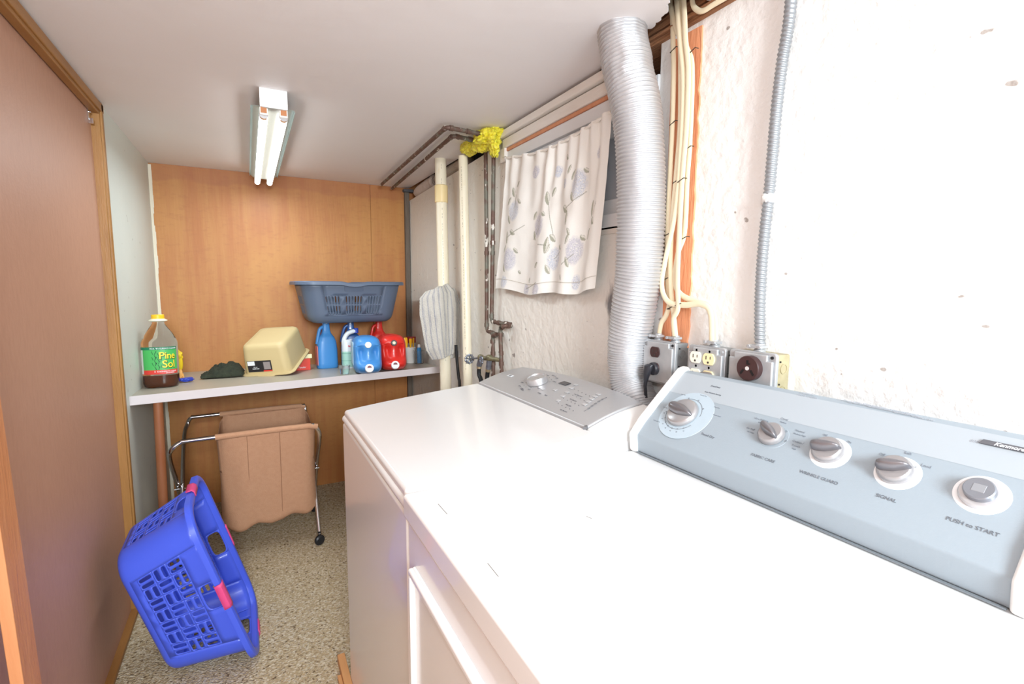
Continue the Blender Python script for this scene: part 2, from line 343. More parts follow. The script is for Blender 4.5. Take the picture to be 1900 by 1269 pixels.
# frame on the sloped face: along = -y (reading direction in the photo, to the right), up-slope
P0 = V((.772, 0, .984)); P1 = V((.885, 0, 1.087)); UPS = (P1-P0).normalized(); RD = V((0, -1, 0)); NF = RD.cross(UPS).normalized()
if NF.x > 0: NF = -NF
def onface(u, v):       # pixel of the photo onto the sloped face
    d = FWD + RGT*(u-950)/F - UP*(v-634.5)/F; tt = (P0-EYE).dot(NF)/d.dot(NF); return EYE+d*tt
# lighter upper band: the reflection along the curved console, put into colour
a0 = P0+(P1-P0)*.60
mb = MB(); Lc = CY1-CY0-.034
def fq(y, s_, h): return P0+(P1-P0)*s_+V((0, y, 0))+NF*h
mb.add([fq(CY0+.017, .60, .0002), fq(CY1-.017, .60, .0002), fq(CY1-.017, .99, .0002), fq(CY0+.017, .99, .0002)], [(0, 1, 2, 3)])
o = obj('reflection_band', mb, mat('dryer_reflection_band', (174, 183, 190), .4), con, smooth=0)
mb = MB(); mb.box((.7455, CY0+.018, .9175), (.7495, CY1-.018, .9195)); obj('base_shadow_strip', mb, mat('shadow_strip_grey', (120, 128, 134), .6), con)  # thin grey strip painted in as the shadow line under the console
ink = MB(); pink = MB(); faint = MB()
def disc(name, c, r, m, h=.0004, parent=con, n=48):
    mb = MB(); M = frame(c, RD, UPS); s = 1 if (M.to_3x3() @ V((0, 0, 1))).dot(NF) > 0 else -1
    mb.lathe([(r, 0), (r-.0005, h*s)], M, n); return obj(name, mb, m, parent, smooth=30)
SGN = 1 if RD.cross(UPS).dot(NF) > 0 else -1
knob_m = mat('knob_silver', (172, 169, 170), .3, .5)
knob_d = mat('knob_grip_dark', (128, 126, 130), .28, .6)
def knob(c, r, ang, name='knob', parent=con):
    M = frame(c, RD, UPS); M = M @ Matrix.Scale(SGN, 4, (0, 0, 1)) if SGN < 0 else M
    M = M @ Matrix.Rotation(ang*(1), 4, 'Z')
    mb = MB(); mb.lathe([(r, .002), (r*1.0, .006), (r*.93, .011), (r*.84, .013), (0.001, .0135)], M, 48)
    k = obj(name, mb, knob_m, parent)
    # grip ridge: tapering blade across the knob
    def fn(a, b_):
        x = (a*2-1)*r*.95; wdt = r*.40*(1-.55*max(0, a*2-1))*sqrt(max(.02, 1-(a*2-1)**4)); th = pi*b_
        return M @ V((x, wdt*cos(th)*1.0, .012+.017*sin(th)*(1-.25*a)*sqrt(max(.05, 1-abs(a*2-1)**5))))
    g = MB().grid(fn, 20, 14); obj('grip', g, knob_d, k)
    return k
def ringm(mb, c, r0, r1, a0=0, a1=2*pi, n=40, h=.0007):
    M = frame(c, RD, UPS); M = M @ Matrix.Scale(SGN, 4, (0, 0, 1)) if SGN < 0 else M
    R = [[M @ V((r*cos(a0+(a1-a0)*j/n), r*sin(a0+(a1-a0)*j/n), h)) for j in range(n+1)] for r in (r0, r1)]
    mb.rings(R, False)
def tx(kind, s, size, u, v, al='CENTER', **k):
    q = MB(); text_mb(q, s, size, onface(u, v), RD, UPS, NF, al, lift=.0006, **k)
    m_ = dark_ink if kind is ink else pale_ink if kind is faint else mat('mid_grey_ink', (138, 146, 156), .6)
    obj('lettering', q, m_, con, smooth=0)
pale = mat('dial_surround', (182, 198, 209), .45)
whited = mat('dial_surround_white', (240, 243, 246), .45)
kc = onface(1268, 768); disc('dial_surround', onface(1272, 770), .062, pale); knob(kc, .0345, -.15)
ringm(ink, kc, .0405, .0416, .1, 5.75, 90)
for an in (.6, 1.3, 1.9, 3.3):
    M = frame(kc, RD, UPS); p = M @ V((.0415*cos(an), .0415*sin(an), 0)); q2 = M @ V((.0450*cos(an), .0450*sin(an), 0)); ink.tube([p, q2], .0013, 4)
for k in range(8):
    an = 3.05+k*.33; M = frame(kc, RD, UPS); p = M @ V((.0408*cos(an), .0408*sin(an), 0)); ringm(ink, p, .0011, .0017, n=12, h=.0009)
    tx(ink, str(90-k*10) if k else '', .0030, *( (1233, 800) if k < 0 else (0, 0))) if False else None
    q2 = M @ V((.0475*cos(an), .0475*sin(an)-.002, 0))
    if k: text_mb(pink, str(80-k*10), .0040, q2, RD, UPS, NF, 'CENTER', lift=.0006)
tx(ink, 'EvenHeat', .0062, 1327, 719, shear=.2); tx(ink, 'Auto Moisture Sensing', .0045, 1322, 731)
tx(ink, 'Timed Dry', .0072, 1312, 810); tx(pink, 'Less Dry', .0034, 1268, 733); tx(pink, 'Normal Dry', .0034, 1305, 735); tx(pink, 'More Dry', .0034, 1330, 757); tx(pink, 'Very Dry', .0034, 1234, 757); tx(pink, 'Touch Up Dry', .0034, 1218, 782); tx(pink, 'Wrinkle Guard', .0030, 1330, 772)
kn = [((1433, 808), .0225, -.5), ((1537, 838), .0235, .25), ((1662, 875), .0225, .3)]
for (u, v), r, an in kn:
    disc('dial_surround', onface(u+3, v+2), r*(1.12 if u < 1500 else 1.27), silver if u < 1500 else whited); knob(onface(u, v), r, an)
for u, v in ((1445, 791), (1459, 801), (1458, 819), (1407, 804), (1531, 817), (1560, 826), (1647, 852), (1676, 852), (1698, 867)): ringm(ink, onface(u, v), .0011, .0018, n=16, h=.0009)
tx(ink, 'FABRIC CARE', .0075, 1414, 852); tx(ink, 'WRINKLE GUARD', .0074, 1517, 888); tx(ink, 'SIGNAL', .0075, 1643, 927)
tx(ink, 'PUSH to START', .0076, 1802, 980)
tx(pink, 'Ultra Delicate', .0050, 1412, 780); tx(pink, 'Extra Low', .0038, 1414, 786); tx(pink, 'Casual', .0052, 1455, 779); tx(pink, 'Medium', .0038, 1453, 785); tx(pink, 'Air Fluff', .0052, 1392, 797); tx(pink, 'No Heat', .0038, 1392, 803)
tx(pink, 'Normal', .0054, 1484, 802); tx(pink, 'Medium High', .0040, 1483, 808); tx(pink, 'Cotton /', .0054, 1480, 822); tx(pink, 'Towels', .0050, 1476, 829); tx(pink, 'High', .0038, 1473, 834)
tx(pink, 'Off', .0055, 1530, 809); tx(pink, 'On', .0055, 1575, 822); tx(pink, 'Off', .0058, 1636, 845); tx(pink, 'Soft', .0058, 1684, 843); tx(pink, 'Loud', .0058, 1718, 867)
tx(faint, '800', .0060, 1807, 821, shear=.2); tx(faint, 'LINT FILTER', .0045, 1500, 732); tx(faint, 'PULL UP to CLEAN', .0045, 1497, 737)
for k in range(5): tx(faint, ('CLEAN LINT SCREEN BEFORE EACH LOAD', 'DO NOT DRY ARTICLES CONTAINING FOAM RUBBER', 'OR ARTICLES EXPOSED TO COOKING OILS', 'SEE OWNERS MANUAL', 'TOP PANEL ONLY')[k], .0036, 1600+k*28, 750+k*7)
obj('dial_markings', ink, dark_ink, con, smooth=0); obj('dial_numbers', pink, mat('mid_grey_ink', (138, 146, 156), .6), con, smooth=0)
# start button
bc = onface(1821, 918); disc('button_surround', bc-UPS*.0, .0285, whited)
M = frame(bc, RD, UPS); M = M @ Matrix.Scale(SGN, 4, (0, 0, 1)) if SGN < 0 else M
mb = MB(); mb.lathe([(.0225, .001), (.0225, .005), (.0210, .0070), (.0165, .0075)], M, 48); sb_ = obj('start_button', mb, mat('button_base', (205, 204, 206), .3, .5), con)
mb = MB(); mb.lathe([(.0165, .006), (.0162, .0135), (.0148, .0150), (.001, .0146)], M, 48); obj('button_cap', mb, mat('button_dark', (146, 150, 158), .3, .6), sb_)
mb = MB(); mb.box((-.0068, -.0058, .0140), (.0068, .0058, .0154), M); obj('button_mark', mb, mat('button_mark', (166, 170, 176), .35, .5), sb_, bevel=.001)
# maker's badge
A, B_ = onface(1832, 821), onface(1900, 838)
mb = MB(); cbad = onface(1866, 829.5); M = frame(cbad, RD, UPS)
hl = .026; mb.prism([(-hl, -.0036), (hl+.004, -.0036), (hl+.004, .0036), (-hl+.003, .0036)], lambda a, b_, h: cbad+RD*a+UPS*b_+NF*h, .0012, .0026)
bd = obj('maker_badge', mb, mat('badge_grey', (112, 114, 120), .4, .4), con)
mb = MB(); text_mb(mb, 'Kenmore', .0078, cbad-UPS*.0030+RD*.004, RD, UPS, NF, 'CENTER', lift=.0030, shear=.35, bold=.0001); obj('badge_lettering', mb, whited, bd, smooth=0)
# scratches on the top
for (u, v), (u2, v2) in (((813, 935), (830, 954)), ((905, 1045), (925, 1070)), ((1088, 958), (1098, 962))):
    a, b_ = at(u, v, 'z', DZ+.0003), at(u2, v2, 'z', DZ+.0003); mb = MB(); mb.tube([a, b_], .0006, 4)
    obj('scratch', mb, mat('scratch_grey', (140, 136, 132), .7), t, smooth=0)

# ================================================================== WASHER
WX0, WX1, WYa, WYb, WZ = .232, .850, .846, 1.545, .868
t = thing('washer', 'white top-loading washer with a silver control panel, beyond the dryer', 'washing machine', ((WX0+WX1)/2, (WYa+WYb)/2, 0))
mb = MB(); mb.box((WX0+.004, WYa+.002, .012), (WX1, WYb, WZ)); obj('cabinet', mb, white_enamel, t, bevel=.009, seg=5)
def lidz(x): # deck height rises toward the console
    return .901 + .049*min(1, max(0, (x-WX0)/(.69-WX0)))**.8
def deck(mb, x0, x1, y0, y1, z0, off, nx=24, ny=20):
    def fn(a, b_):
        x = x0+(x1-x0)*a; y = y0+(y1-y0)*b_
        return V((x, y, lidz(x)+off))
    vs = [[fn(i/(nx-1), j/(ny-1)) for i in range(nx)] for j in range(ny)]
    n0 = len(mb.v); flat = [p for r in vs for p in r]; mb.v += flat; o = n0
    for j in range(ny-1):
        for i in range(nx-1): mb.f.append((o+j*nx+i, o+j*nx+i+1, o+(j+1)*nx+i+1, o+(j+1)*nx+i)); mb.mi.append(0)
    per = [(i, 0) for i in range(nx)] + [(nx-1, j) for j in range(1, ny)] + [(i, ny-1) for i in range(nx-2, -1, -1)] + [(0, j) for j in range(ny-2, 0, -1)]
    b0 = len(mb.v); mb.v += [V((vs[j][i].x, vs[j][i].y, z0)) for i, j in per]; k = len(per)
    for q in range(k):
        a_, c_ = per[q], per[(q+1) % k]; mb.f.append((o+a_[1]*nx+a_[0], b0+q, b0+(q+1) % k, o+c_[1]*nx+c_[0])); mb.mi.append(0)
    mb.f.append(tuple(range(b0, b0+k))[::-1]); mb.mi.append(0)
    return mb
mb = deck(MB(), WX0+.002, WX1, WYa, WYb, WZ+.001, -.012); obj('top_deck', mb, white_enamel, t, bevel=.011, seg=5)
mb = deck(MB(), WX0+.008, .682, WYa+.025, WYb-.012, .885, .004); obj('lid', mb, white_enamel, t, bevel=.008, seg=5)
# control panel, arched along its rear edge
CYa, CYb = .915, 1.528
panel_m = mat('washer_silver', (190, 190, 192), .36, .35, bump=(200, .03))
def pan(a, b_, off=0):       # a: 0 front .. 1 rear; b_: 0 near .. 1 far
    bow = 1-(2*b_-1)**2; y = CYa+(CYb-CYa)*b_; x = .682+(.172+.018*bow)*a
    zf, zr = .957, .998+.010*bow; z = zf+(zr-zf)*(a*1.0)+.012*sin(pi*a)*.6
    return V((x, y, z+off))
def pan_solid(fn, nx, ny, z0):
    mb = MB(); vs = [[fn(i/(nx-1), j/(ny-1)) for i in range(nx)] for j in range(ny)]
    mb.v = [p for r in vs for p in r]
    for j in range(ny-1):
        for i in range(nx-1): mb.f.append((j*nx+i, j*nx+i+1, (j+1)*nx+i+1, (j+1)*nx+i)); mb.mi.append(0)
    per = [(i, 0) for i in range(nx)] + [(nx-1, j) for j in range(1, ny)] + [(i, ny-1) for i in range(nx-2, -1, -1)] + [(0, j) for j in range(ny-2, 0, -1)]
    b0 = len(mb.v); mb.v += [V((vs[j][i].x, vs[j][i].y, z0)) for i, j in per]; k = len(per)
    for q in range(k):
        a_, c_ = per[q], per[(q+1) % k]; mb.f.append((a_[1]*nx+a_[0], b0+q, b0+(q+1) % k, c_[1]*nx+c_[0])); mb.mi.append(0)
    mb.f.append(tuple(range(b0, b0+k))[::-1]); mb.mi.append(0); return mb
cp = obj('control_panel', pan_solid(lambda a, b_: pan(a, b_), 16, 40, .93), panel_m, t, bevel=.004, seg=3); cp['label'] = 'silver control panel'
def capf(a, b_):
    p = pan(a, 0); p.y = WYa+.002+(CYa-.001-WYa-.002)*b_; p.z -= .004+.018*(1-b_)**2; p.x += -.012*(1-b_)*(1-a); return p
o = obj('end_cap', pan_solid(capf, 16, 8, .90), white_plastic, cp, bevel=.004, seg=3); o['label'] = 'white console end cap'
mb = MB(); mb.box((.80, WYa+.01, .90), (.852, WYb-.01, .975)); obj('rear_housing', mb, white_plastic, cp, bevel=.006)
mb = MB(); mb.tube([V((.675, CYa-.004, .955)), V((.687, CYa+.006, .955))], .005, 8); obj('lid_hinge', mb, mat('hinge_grey', (110, 110, 112), .4), t)
# panel features in (a,b) space
def onpan(u, v):
    best = None
    for it in range(1):
        n = (pan(1, .5)-pan(0, .5)).cross(V((0, 1, 0))).normalized(); p0 = pan(.5, .5); d = FWD + RGT*(u-950)/F - UP*(v-634.5)/F
        q = EYE+d*((p0-EYE).dot(n)/d.dot(n))
    b_ = min(1, max(0, (q.y-CYa)/(CYb-CYa))); a = (q.x-.682)/(.172+.018*(1-(2*b_-1)**2)); return a, b_
def pframe(u, v, off=.0008):
    a, b_ = onpan(u, v); p = pan(a, b_); tx_ = (pan(a, b_-.02)-pan(a, b_+.02)).normalized(); ty_ = (pan(a+.02, b_)-pan(a-.02, b_)).normalized(); n = tx_.cross(ty_)
    if n.z < 0: n = -n
    return p+n*off, tx_, ty_, n
p, X_, Y_, n = pframe(998, 710, .001); M = frame(p, X_, Y_)
if (M.to_3x3() @ V((0, 0, 1))).z < 0: M = M @ Matrix.Scale(-1, 4, (0, 0, 1))
mb = MB(); mb.lathe([(.032, 0), (.032, .014), (.0305, .019), (.0285, .0195), (.0275, .0165)], M, 48); kb = obj('cycle_knob', mb, mat('brushed_ring', (206, 206, 208), .34, .7), cp)
mb = MB(); mb.lathe([(.0276, .0155), (.001, .0168)], M, 48); obj('knob_face', mb, mat('knob_face', (186, 182, 178), .45, .3), kb)
mb = MB()
for k in range(11):
    an = 2*pi*k/12+.5
    q = M @ V((.043*cos(an), .043*sin(an), .0004)); MM = M.copy(); MM.translation = q; mb.box((-.0012, -.0012, 0), (.0012, .0012, .0006), MM)
    q = M @ V((.058*cos(an), .058*sin(an), .0004)); MM.translation = q
    text_mb(mb, ('Heavy', 'Bulky', 'Normal', 'Casual', 'Delicate', 'Wool', 'Jeans', 'Rinse', 'Clean', 'Soak', 'Quick')[k], .0075, q, X_, Y_, n, 'CENTER', lift=.0003)
for i in range(4):
    u, v = 1062-i*9, 722+i*9.5
    for k in range(5): 
        p, a_, b_, n2 = pframe(1066-i*10+k*7, 722+i*8.5+k*3.1); mb.box((-.0011, -.0011, 0), (.0011, .0011, .0008), frame(p, a_, b_))
    p, a_, b_, n2 = pframe(1072-i*9, 734+i*8.5); text_mb(mb, ('Hot Warm Cool', 'Max High Low', 'Heavy Light', 'High Med Low')[i], .0055, p, a_, b_, n2, 'CENTER', lift=.0003)
for k in range(6):
    p, a_, b_, n2 = pframe(1094+k*6.2, 757-k*4.2); mb.box((-.0011, -.0011, 0), (.0011, .0011, .0008), frame(p, a_, b_)); q = p-b_*.009; mb.box((-.009, -.0005, 0), (.009, .0005, .0006), frame(q, b_*-1, a_))
for (u, v), s_ in (((898+70, 722), 'Whites'), ((1000, 729), 'Colors'), ((1012, 733), 'Start')):
    p, a_, b_, n2 = pframe(u, v); text_mb(mb, s_, .007, p, a_, b_, n2, 'CENTER', lift=.0003)
obj('panel_lettering', mb, mat('panel_ink', (104, 104, 110), .5), cp, smooth=0)
p, a_, b_, n2 = pframe(1048, 711); mb = MB(); mb.box((-.019, -.011, 0), (.019, .011, .0012), frame(p, a_, b_)); obj('display_window', mb, mat('display_dark', (44, 46, 56), .15), cp, bevel=.001)
btn = mat('button_outline', (206, 206, 208), .35, .3)
for u, v in ((1068, 713), (1060, 720), (1052, 728), (1044, 735), (1036, 742), (1085, 750), (1092, 745), (1098, 740), (1104, 735), (1110, 730), (1030, 724), (1007, 722)):
    p, a_, b_, n2 = pframe(u, v); mb = MB(); mb.box((-.0075, -.0048, 0), (.0075, .0048, .0014), frame(p, a_, b_)); bo = obj('button', mb, btn, cp, bevel=.0006)
p, a_, b_, n2 = pframe(947, 697); mb = MB(); mb.box((-.014, -.006, 0), (.014, .006, .001), frame(p, a_, b_)); mk = obj('maker_badge', mb, whited, cp)
mb = MB(); text_mb(mb, 'HE', .010, p-b_*.0035, a_, b_, n2, 'CENTER', lift=.0014, bold=.0002); obj('badge_lettering', mb, mat('panel_ink', (104, 104, 110)), mk, smooth=0)
for y in (WYa+.05, WYb-.05):
    for x in (WX0+.06, WX1-.06):
        mb = MB(); mb.lathe([(.02, 0), (.022, .01), (.011, .014)], Matrix.Translation((x, y, 0)), 16); obj('foot', mb, black_rub, t)
# wood block under the washer's aisle edge
mb = MB(); mb.box((.212, 1.50, 0), (.236, 1.66, .03)); mb.box((.200, 1.53, 0), (.212, 1.58, .018))
tag(obj('wood_block', mb, mat('pine_block', (216, 160, 104), .6, var=(6, (186, 126, 74), .3), stretch=(4, 1, 4)), bevel=.002), 'small raw wood offcut on the carpet at the washer foot', 'wood block')

# ================================================================== DUCT
dpts = [(1150, 30, .86), (1155, 66, .86), (1165, 130, .865), (1180, 200, .875), (1188, 300, .890), (1189, 400, .900), (1185, 500, .908), (1175, 580, .912), (1166, 640, .912), (1168, 700, .914), (1182, 745, .914), (1197, 790, .914)]
P = [at(u, v, 'x', x) for u, v, x in dpts]; P[0] = P[1]+V((0, 0, .09)); path = cat(P, 40)
# arc-length resample
ds = [0]
for i in range(1, len(path)): ds.append(ds[-1]+(path[i]-path[i-1]).length)
Ltot = ds[-1]; NR = 1500; res = []; j = 0
for i in range(NR):
    s = Ltot*i/(NR-1)
    while j < len(ds)-2 and ds[j+1] < s: j += 1
    k = (s-ds[j])/max(1e-9, ds[j+1]-ds[j]); res.append(path[j].lerp(path[j+1], min(1, k)))
mb = MB(); R = []; last = None; ph = 0
for i, p in enumerate(res):
    tdir = (res[min(i+3, NR-1)]-res[max(i-3, 0)]).normalized()
    a = tdir.cross(V((1, 0, 0))).normalized() if last is None else (last-tdir*last.dot(tdir)).normalized(); last = a; b_ = tdir.cross(a)
    s = Ltot*i/(NR-1); pitch = .0095 if s < .9 else .0065; pitch *= 1+.25*mn.noise(V((s*14, 3, 1))); ph += 2*pi*(Ltot/NR)/pitch
    ring = []
    for q in range(48):
        th = 2*pi*q/48; g = .5+.5*sin(ph+th); g = g**.6
        r = .0570-.0065*max(0,min(1,(s-.72)/.25))+.0044*g+.0012*mn.noise(V((cos(th)*2, sin(th)*2, s*30)))+.002*mn.noise(V((cos(th), sin(th), s*9)))
        if s < .22: r += .003*mn.noise(V((cos(th)*4, sin(th)*4, s*22)))
        ring.append(p+a*r*cos(th)+b_*r*sin(th))
    R.append(ring)
mb.rings(R, True)
tag(obj('dryer_vent_duct', mb, mat('foil_duct', (204, 204, 206), .5, .7, bump=(90, .08)), smooth=180), 'wide corrugated silver foil duct dropping from the ceiling hole behind the machines', 'vent duct')

# ================================================================== stud board, cables, boxes, conduit
pl = []
for k in range(46):
    f = k/45; v = 46+f*600; u = 1302-27*f+ (4*mn.noise(V((0, f*23, 5))) if k else 0); pl.append(at(u, v, 'x', RX-.006))
pr = []
for k in range(12): f = k/11; pr.append(at(1247-20*f, 76+f*560, 'x', RX-.006))
poly = [(p.y, p.z) for p in pl]+[(p.y, p.z) for p in pr[::-1]]; 
mb = MB(); mb.prism(poly, lambda a, b_, h: V((h, a, b_)), RX-.005, RX+.01)
tag(obj('nailing_board', mb, mat('bright_orange_wood', (238, 170, 130), .6, var=(5, (222, 142, 98), .3), bump=(30, .3), stretch=(6, 6, .7)), smooth=0), 'bare orange wood board set in the white wall behind the cream cables', 'board')
cream = mat('cable_cream', (238, 224, 192), .45)
staple_m = mat('staple_metal', (78, 68, 60), .5, .5)
cabs = [
 ('leftmost cream cable on the orange board, feeding the leftmost electrical box', [(1246, -25), (1247, 20), (1249, 80), (1250, 130), (1248, 220), (1243, 330), (1238, 440), (1238, 520), (1242, 560), (1236, 585), (1227, 600), (1222, 626)], [(1249, 92), (1248, 228), (1238, 435), (1236, 517)]),
 ('cream cable second from the left on the board, curving down to the leftmost electrical box', [(1262, -25), (1263, 30), (1262, 70), (1263, 120), (1262, 230), (1254, 330), (1246, 430), (1244, 500), (1246, 550), (1250, 585), (1254, 626)], [(1264, 77), (1254, 336), (1243, 571)]),
 ('cream cable in the middle of the bundle on the orange board', [(1268, -25), (1270, 30), (1272, 75), (1277, 130), (1274, 230), (1266, 330), (1260, 440), (1257, 520), (1258, 570), (1250, 590), (1250, 606), (1252, 624)], [(1263, 334)]),
 ('cream cable crossing over the others near the ceiling, looping right to the middle box', [(1240, -25), (1246, 20), (1258, 60), (1275, 92), (1284, 130), (1280, 260), (1275, 330), (1270, 430), (1258, 470), (1252, 520), (1262, 545), (1290, 560), (1315, 568), (1326, 590), (1328, 634)], [(1284, 94), (1276, 275), (1268, 442)]),
 ('cream cable bending off the board in a low loop to the middle electrical box', [(1256, -25), (1258, 30), (1262, 80), (1268, 160), (1262, 300), (1252, 400), (1235, 480), (1228, 530), (1240, 560), (1270, 566), (1300, 564), (1318, 580), (1321, 634)], [(1258, 565)]),
]
for ci, (lab, pts, st) in enumerate(cabs):
    xx = RX-.020-.008*(ci % 3)-(0.006 if ci > 2 else 0); W3 = [at(u, v, 'x', xx) for u, v in pts]
    W3[0].z = 1.99; W3[0].y = W3[1].y+.01
    W3 = [V((p.x+(.012 if p.z < 1.25 and 0 else 0), p.y, p.z)) for p in W3]
    t = thing('electrical_cable', lab, 'cable', W3[-1])
    mb = MB().tube(cat(W3, 10), .0074, 12, ref=(1, 0, 0), rb=.0038); obj('sheath', mb, cream, t)
    for u, v in st:
        c = at(u, v, 'x', xx-.0035); mb = MB(); d = V((0, -.0095, .0035)); mb.tube([c-d+V((.010, 0, 0)), c-d, c+d, c+d+V((.010, 0, 0))], .0012, 6); obj('staple', mb, staple_m, t)
mb = MB(); W3 = [at(u, v, 'x', RX-.03) for u, v in ((1282, -20), (1285, 5), (1293, 18), (1305, 20), (1325, 8), (1370, -18))]; W3[0].z = 1.99
mb.tube(cat(W3, 10), .0062, 12, ref=(1, 0, 0), rb=.004); tag(obj('electrical_cable', mb, cream), 'short cream cable looping over the sill beam above the board', 'cable')
XF = RX-.052
def ebox(name, label, pa, pb, kind, tint=None):
    a = at(*pa, 'x', XF); b_ = at(*pb, 'x', XF); y0, y1 = min(a.y, b_.y), max(a.y, b_.y); z1 = a.z; z0 = z1-(y1-y0)*1.02
    if kind == 'round': z0 = z1-(y1-y0)*1.05
    t = thing(name, label, 'electrical box', (RX, (y0+y1)/2, z0))
    side = mat('galv_'+(tint or 'plain'), (196, 186, 150) if tint else (160, 163, 164), .45, .2 if tint else .4, var=(30, (150, 140, 110) if tint else (130, 134, 138), .3))
    mb = MB(); mb.box((XF+.012, y0+.003, z0+.003), (RX, y1-.003, z1-.003)); bx = obj('box_body', mb, side, t, bevel=.003)
    # knockouts on the near side
    for k in (.32, .72):
        for x in (RX-.02,):
            mb = MB(); M = frame((x, y0+.0028, z0+(z1-z0)*k), (1, 0, 0), (0, 0, 1)); mb.lathe([(.0105, -.0008), (.0105, .0016), (.009, .0016), (.009, .0004)], M, 24); obj('knockout', mb, side, bx)
            mb = MB(); mb.lathe([(.0018, -.001), (.0018, .001)], frame((x-.012, y0+.002, z0+(z1-z0)*(k+.13)), (1, 0, 0), (0, 0, 1)), 10); obj('screw_hole', mb, black_rub, bx)
    # cover plate with notched, rounded corners and a raised centre
    def rr(y0, y1, z0, z1, r, n=6):
        out = []
        for cy, cz, a0 in ((y1-r, z1-r, 0), (y0+r, z1-r, pi/2), (y0+r, z0+r, pi), (y1-r, z0+r, 1.5*pi)):
            for k in range(n+1): out.append((cy+r*cos(a0+pi/2*k/n), cz+r*sin(a0+pi/2*k/n)))
        return out
    mb = MB(); mb.prism(rr(y0, y1, z0, z1, .008), lambda a, b_, h: V((h, a, b_)), XF+.004, XF+.013)
    cv = obj('cover_plate', mb, galv, t, bevel=.002)
    # raised face with corner notches
    nn = .016; poly = [(y0+.004, z0+nn), (y0+nn, z0+nn), (y0+nn, z0+.004), (y1-nn, z0+.004), (y1-nn, z0+nn), (y1-.004, z0+nn), (y1-.004, z1-nn), (y1-nn, z1-nn), (y1-nn, z1-.004), (y0+nn, z1-.004), (y0+nn, z1-nn), (y0+.004, z1-nn)]
    mb = MB(); mb.prism(poly, lambda a, b_, h: V((h, a, b_)), XF-.003, XF+.0045); obj('raised_face', mb, galv, cv, bevel=.003, seg=3)
    for y, z in ((y0+.009, z1-.009), (y1-.009, z0+.009)): mb = MB(); mb.lathe([(.0035, -.0015), (.003, .0015)], frame((XF+.003, y, z), (0, -1, 0), (0, 0, 1)), 12); obj('cover_screw', mb, black_rub if kind != 'quad' else galv, cv)
    return t, cv, y0, y1, z0, z1
def receptacle(cv, y, z, m, r=.0165):
    MM = frame((XF-.003, y, z), (0, -1, 0), (0, 0, 1)); mb = MB()   # Z axis -> -x
    if (MM.to_3x3() @ V((0, 0, 1))).x > 0: MM = MM @ Matrix.Scale(-1, 4, (0, 0, 1))
    pts = []
    for k in range(40):
        an = 2*pi*k/40; yy = r*sin(an); pts.append((r*cos(an)*1.0, max(-r*.80, min(r*.80, yy))))
    mb.prism(pts, lambda a, b_, h: MM @ V((a, b_, h)), 0, .0035); rc = obj('receptacle', mb, m, cv, bevel=.0008)
    mb = MB(); dk = .0036
    mb.box((-.0068, -.001, dk-.001), (-.0048, .0072, dk+.0004), MM); mb.box((.0048, .0, dk-.001), (.0066, .0066, dk+.0004), MM); M2 = MM.copy(); M2.translation = MM @ V((0, -.0075, 0)); mb.lathe([(.0026, dk-.001), (.0026, dk+.0004)], M2, 12)
    obj('slot', mb, mat('slot_dark', (60, 56, 54), .6), rc); return rc
def connector(t, y, z, x=RX-.026):
    mb = MB(); mb.lathe([(.012, 0), (.012, .005), (.0095, .006), (.0095, .018)], Matrix.Translation((x, y, z)), 16); mb.box((x-.020, y-.017, z+.009), (x+.004, y+.017, z+.015))
    for s in (-1, 1): mb.tube([(x-.021, y+s*.012, z+.012), (x-.012, y+s*.012, z+.012)], .004, 8)
    o = obj('cable_clamp', mb, galv, t, bevel=.001); return o
brown = mat('brown_bakelite', (66, 44, 44), .35)
t1, cv, y0, y1, z0, z1 = ebox('electrical_box', 'leftmost galvanised electrical box, brown outlet with a black plug in it', (1194, 628), (1252, 628), 'duplex')
yc = (y0+y1)/2+.006; receptacle(cv, yc, z1-.030, brown); receptacle(cv, yc, z1-.071, brown)
connector(t1, at(1222, 626, 'x', RX-.026).y, z1-.003); connector(t1, at(1254, 626, 'x', RX-.026).y, z1-.003)
plug_y, plug_z = yc, z1-.073
t2, cv, y0, y1, z0, z1 = ebox('electrical_box', 'middle galvanised electrical box with four ivory outlets', (1277, 638), (1345, 638), 'quad')
ivo = mat('ivory_receptacle', (246, 240, 222), .4); ivy = mat('yellowed_receptacle', (244, 226, 178), .4); ym = (y0+y1)/2+.002
o = receptacle(cv, ym+.021, z1-.028, ivo); o2 = receptacle(cv, ym-.016, z1-.028, ivy); o2['label'] = 'yellowed ivory outlet'; receptacle(cv, ym+.021, z1-.068, ivo); receptacle(cv, ym-.016, z1-.068, ivy)
for yy in (ym+.021, ym-.016):
    for zz in (z1-.011, z1-.048): mb = MB(); mb.lathe([(.003, 0), (.0026, .0015)], frame((XF-.003, yy, zz), (0, 1, 0), (0, 0, 1)), 12); obj('plate_screw', mb, galv, cv)
connector(t2, at(1327, 634, 'x', RX-.026).y, z1-.003)
mb = MB(); pc = V((XF-.012, ym-.016, z1-.070)); mb.sell(pc, .016, .0145, .013, .5, .5, 24, 16); mb2 = MB()
pt = thing('power_plug', 'dark grey plug pushed into the lower outlet of the middle electrical box', 'plug', pc); obj('plug_body', mb, mat('plug_grey', (120, 112, 110), .4), pt)
mb = MB(); mb.tube(cat([pc+V((-.006, 0, -.01)), pc+V((-.002, .002, -.03)), pc+V((.022, .01, -.07)), pc+V((.03, .02, -.20))], 8), .004, 10); obj('power_cord', mb, black_rub, pt)
t3, cv, y0, y1, z0, z1 = ebox('electrical_box', 'rightmost and largest electrical box with a round brown three-slot dryer socket', (1352, 646), (1440, 646), 'round', 'tan')
rc_ = at(1390, 683, 'x', XF-.01); MM = frame((XF-.003, rc_.y, rc_.z), (0, -1, 0), (0, 0, 1))
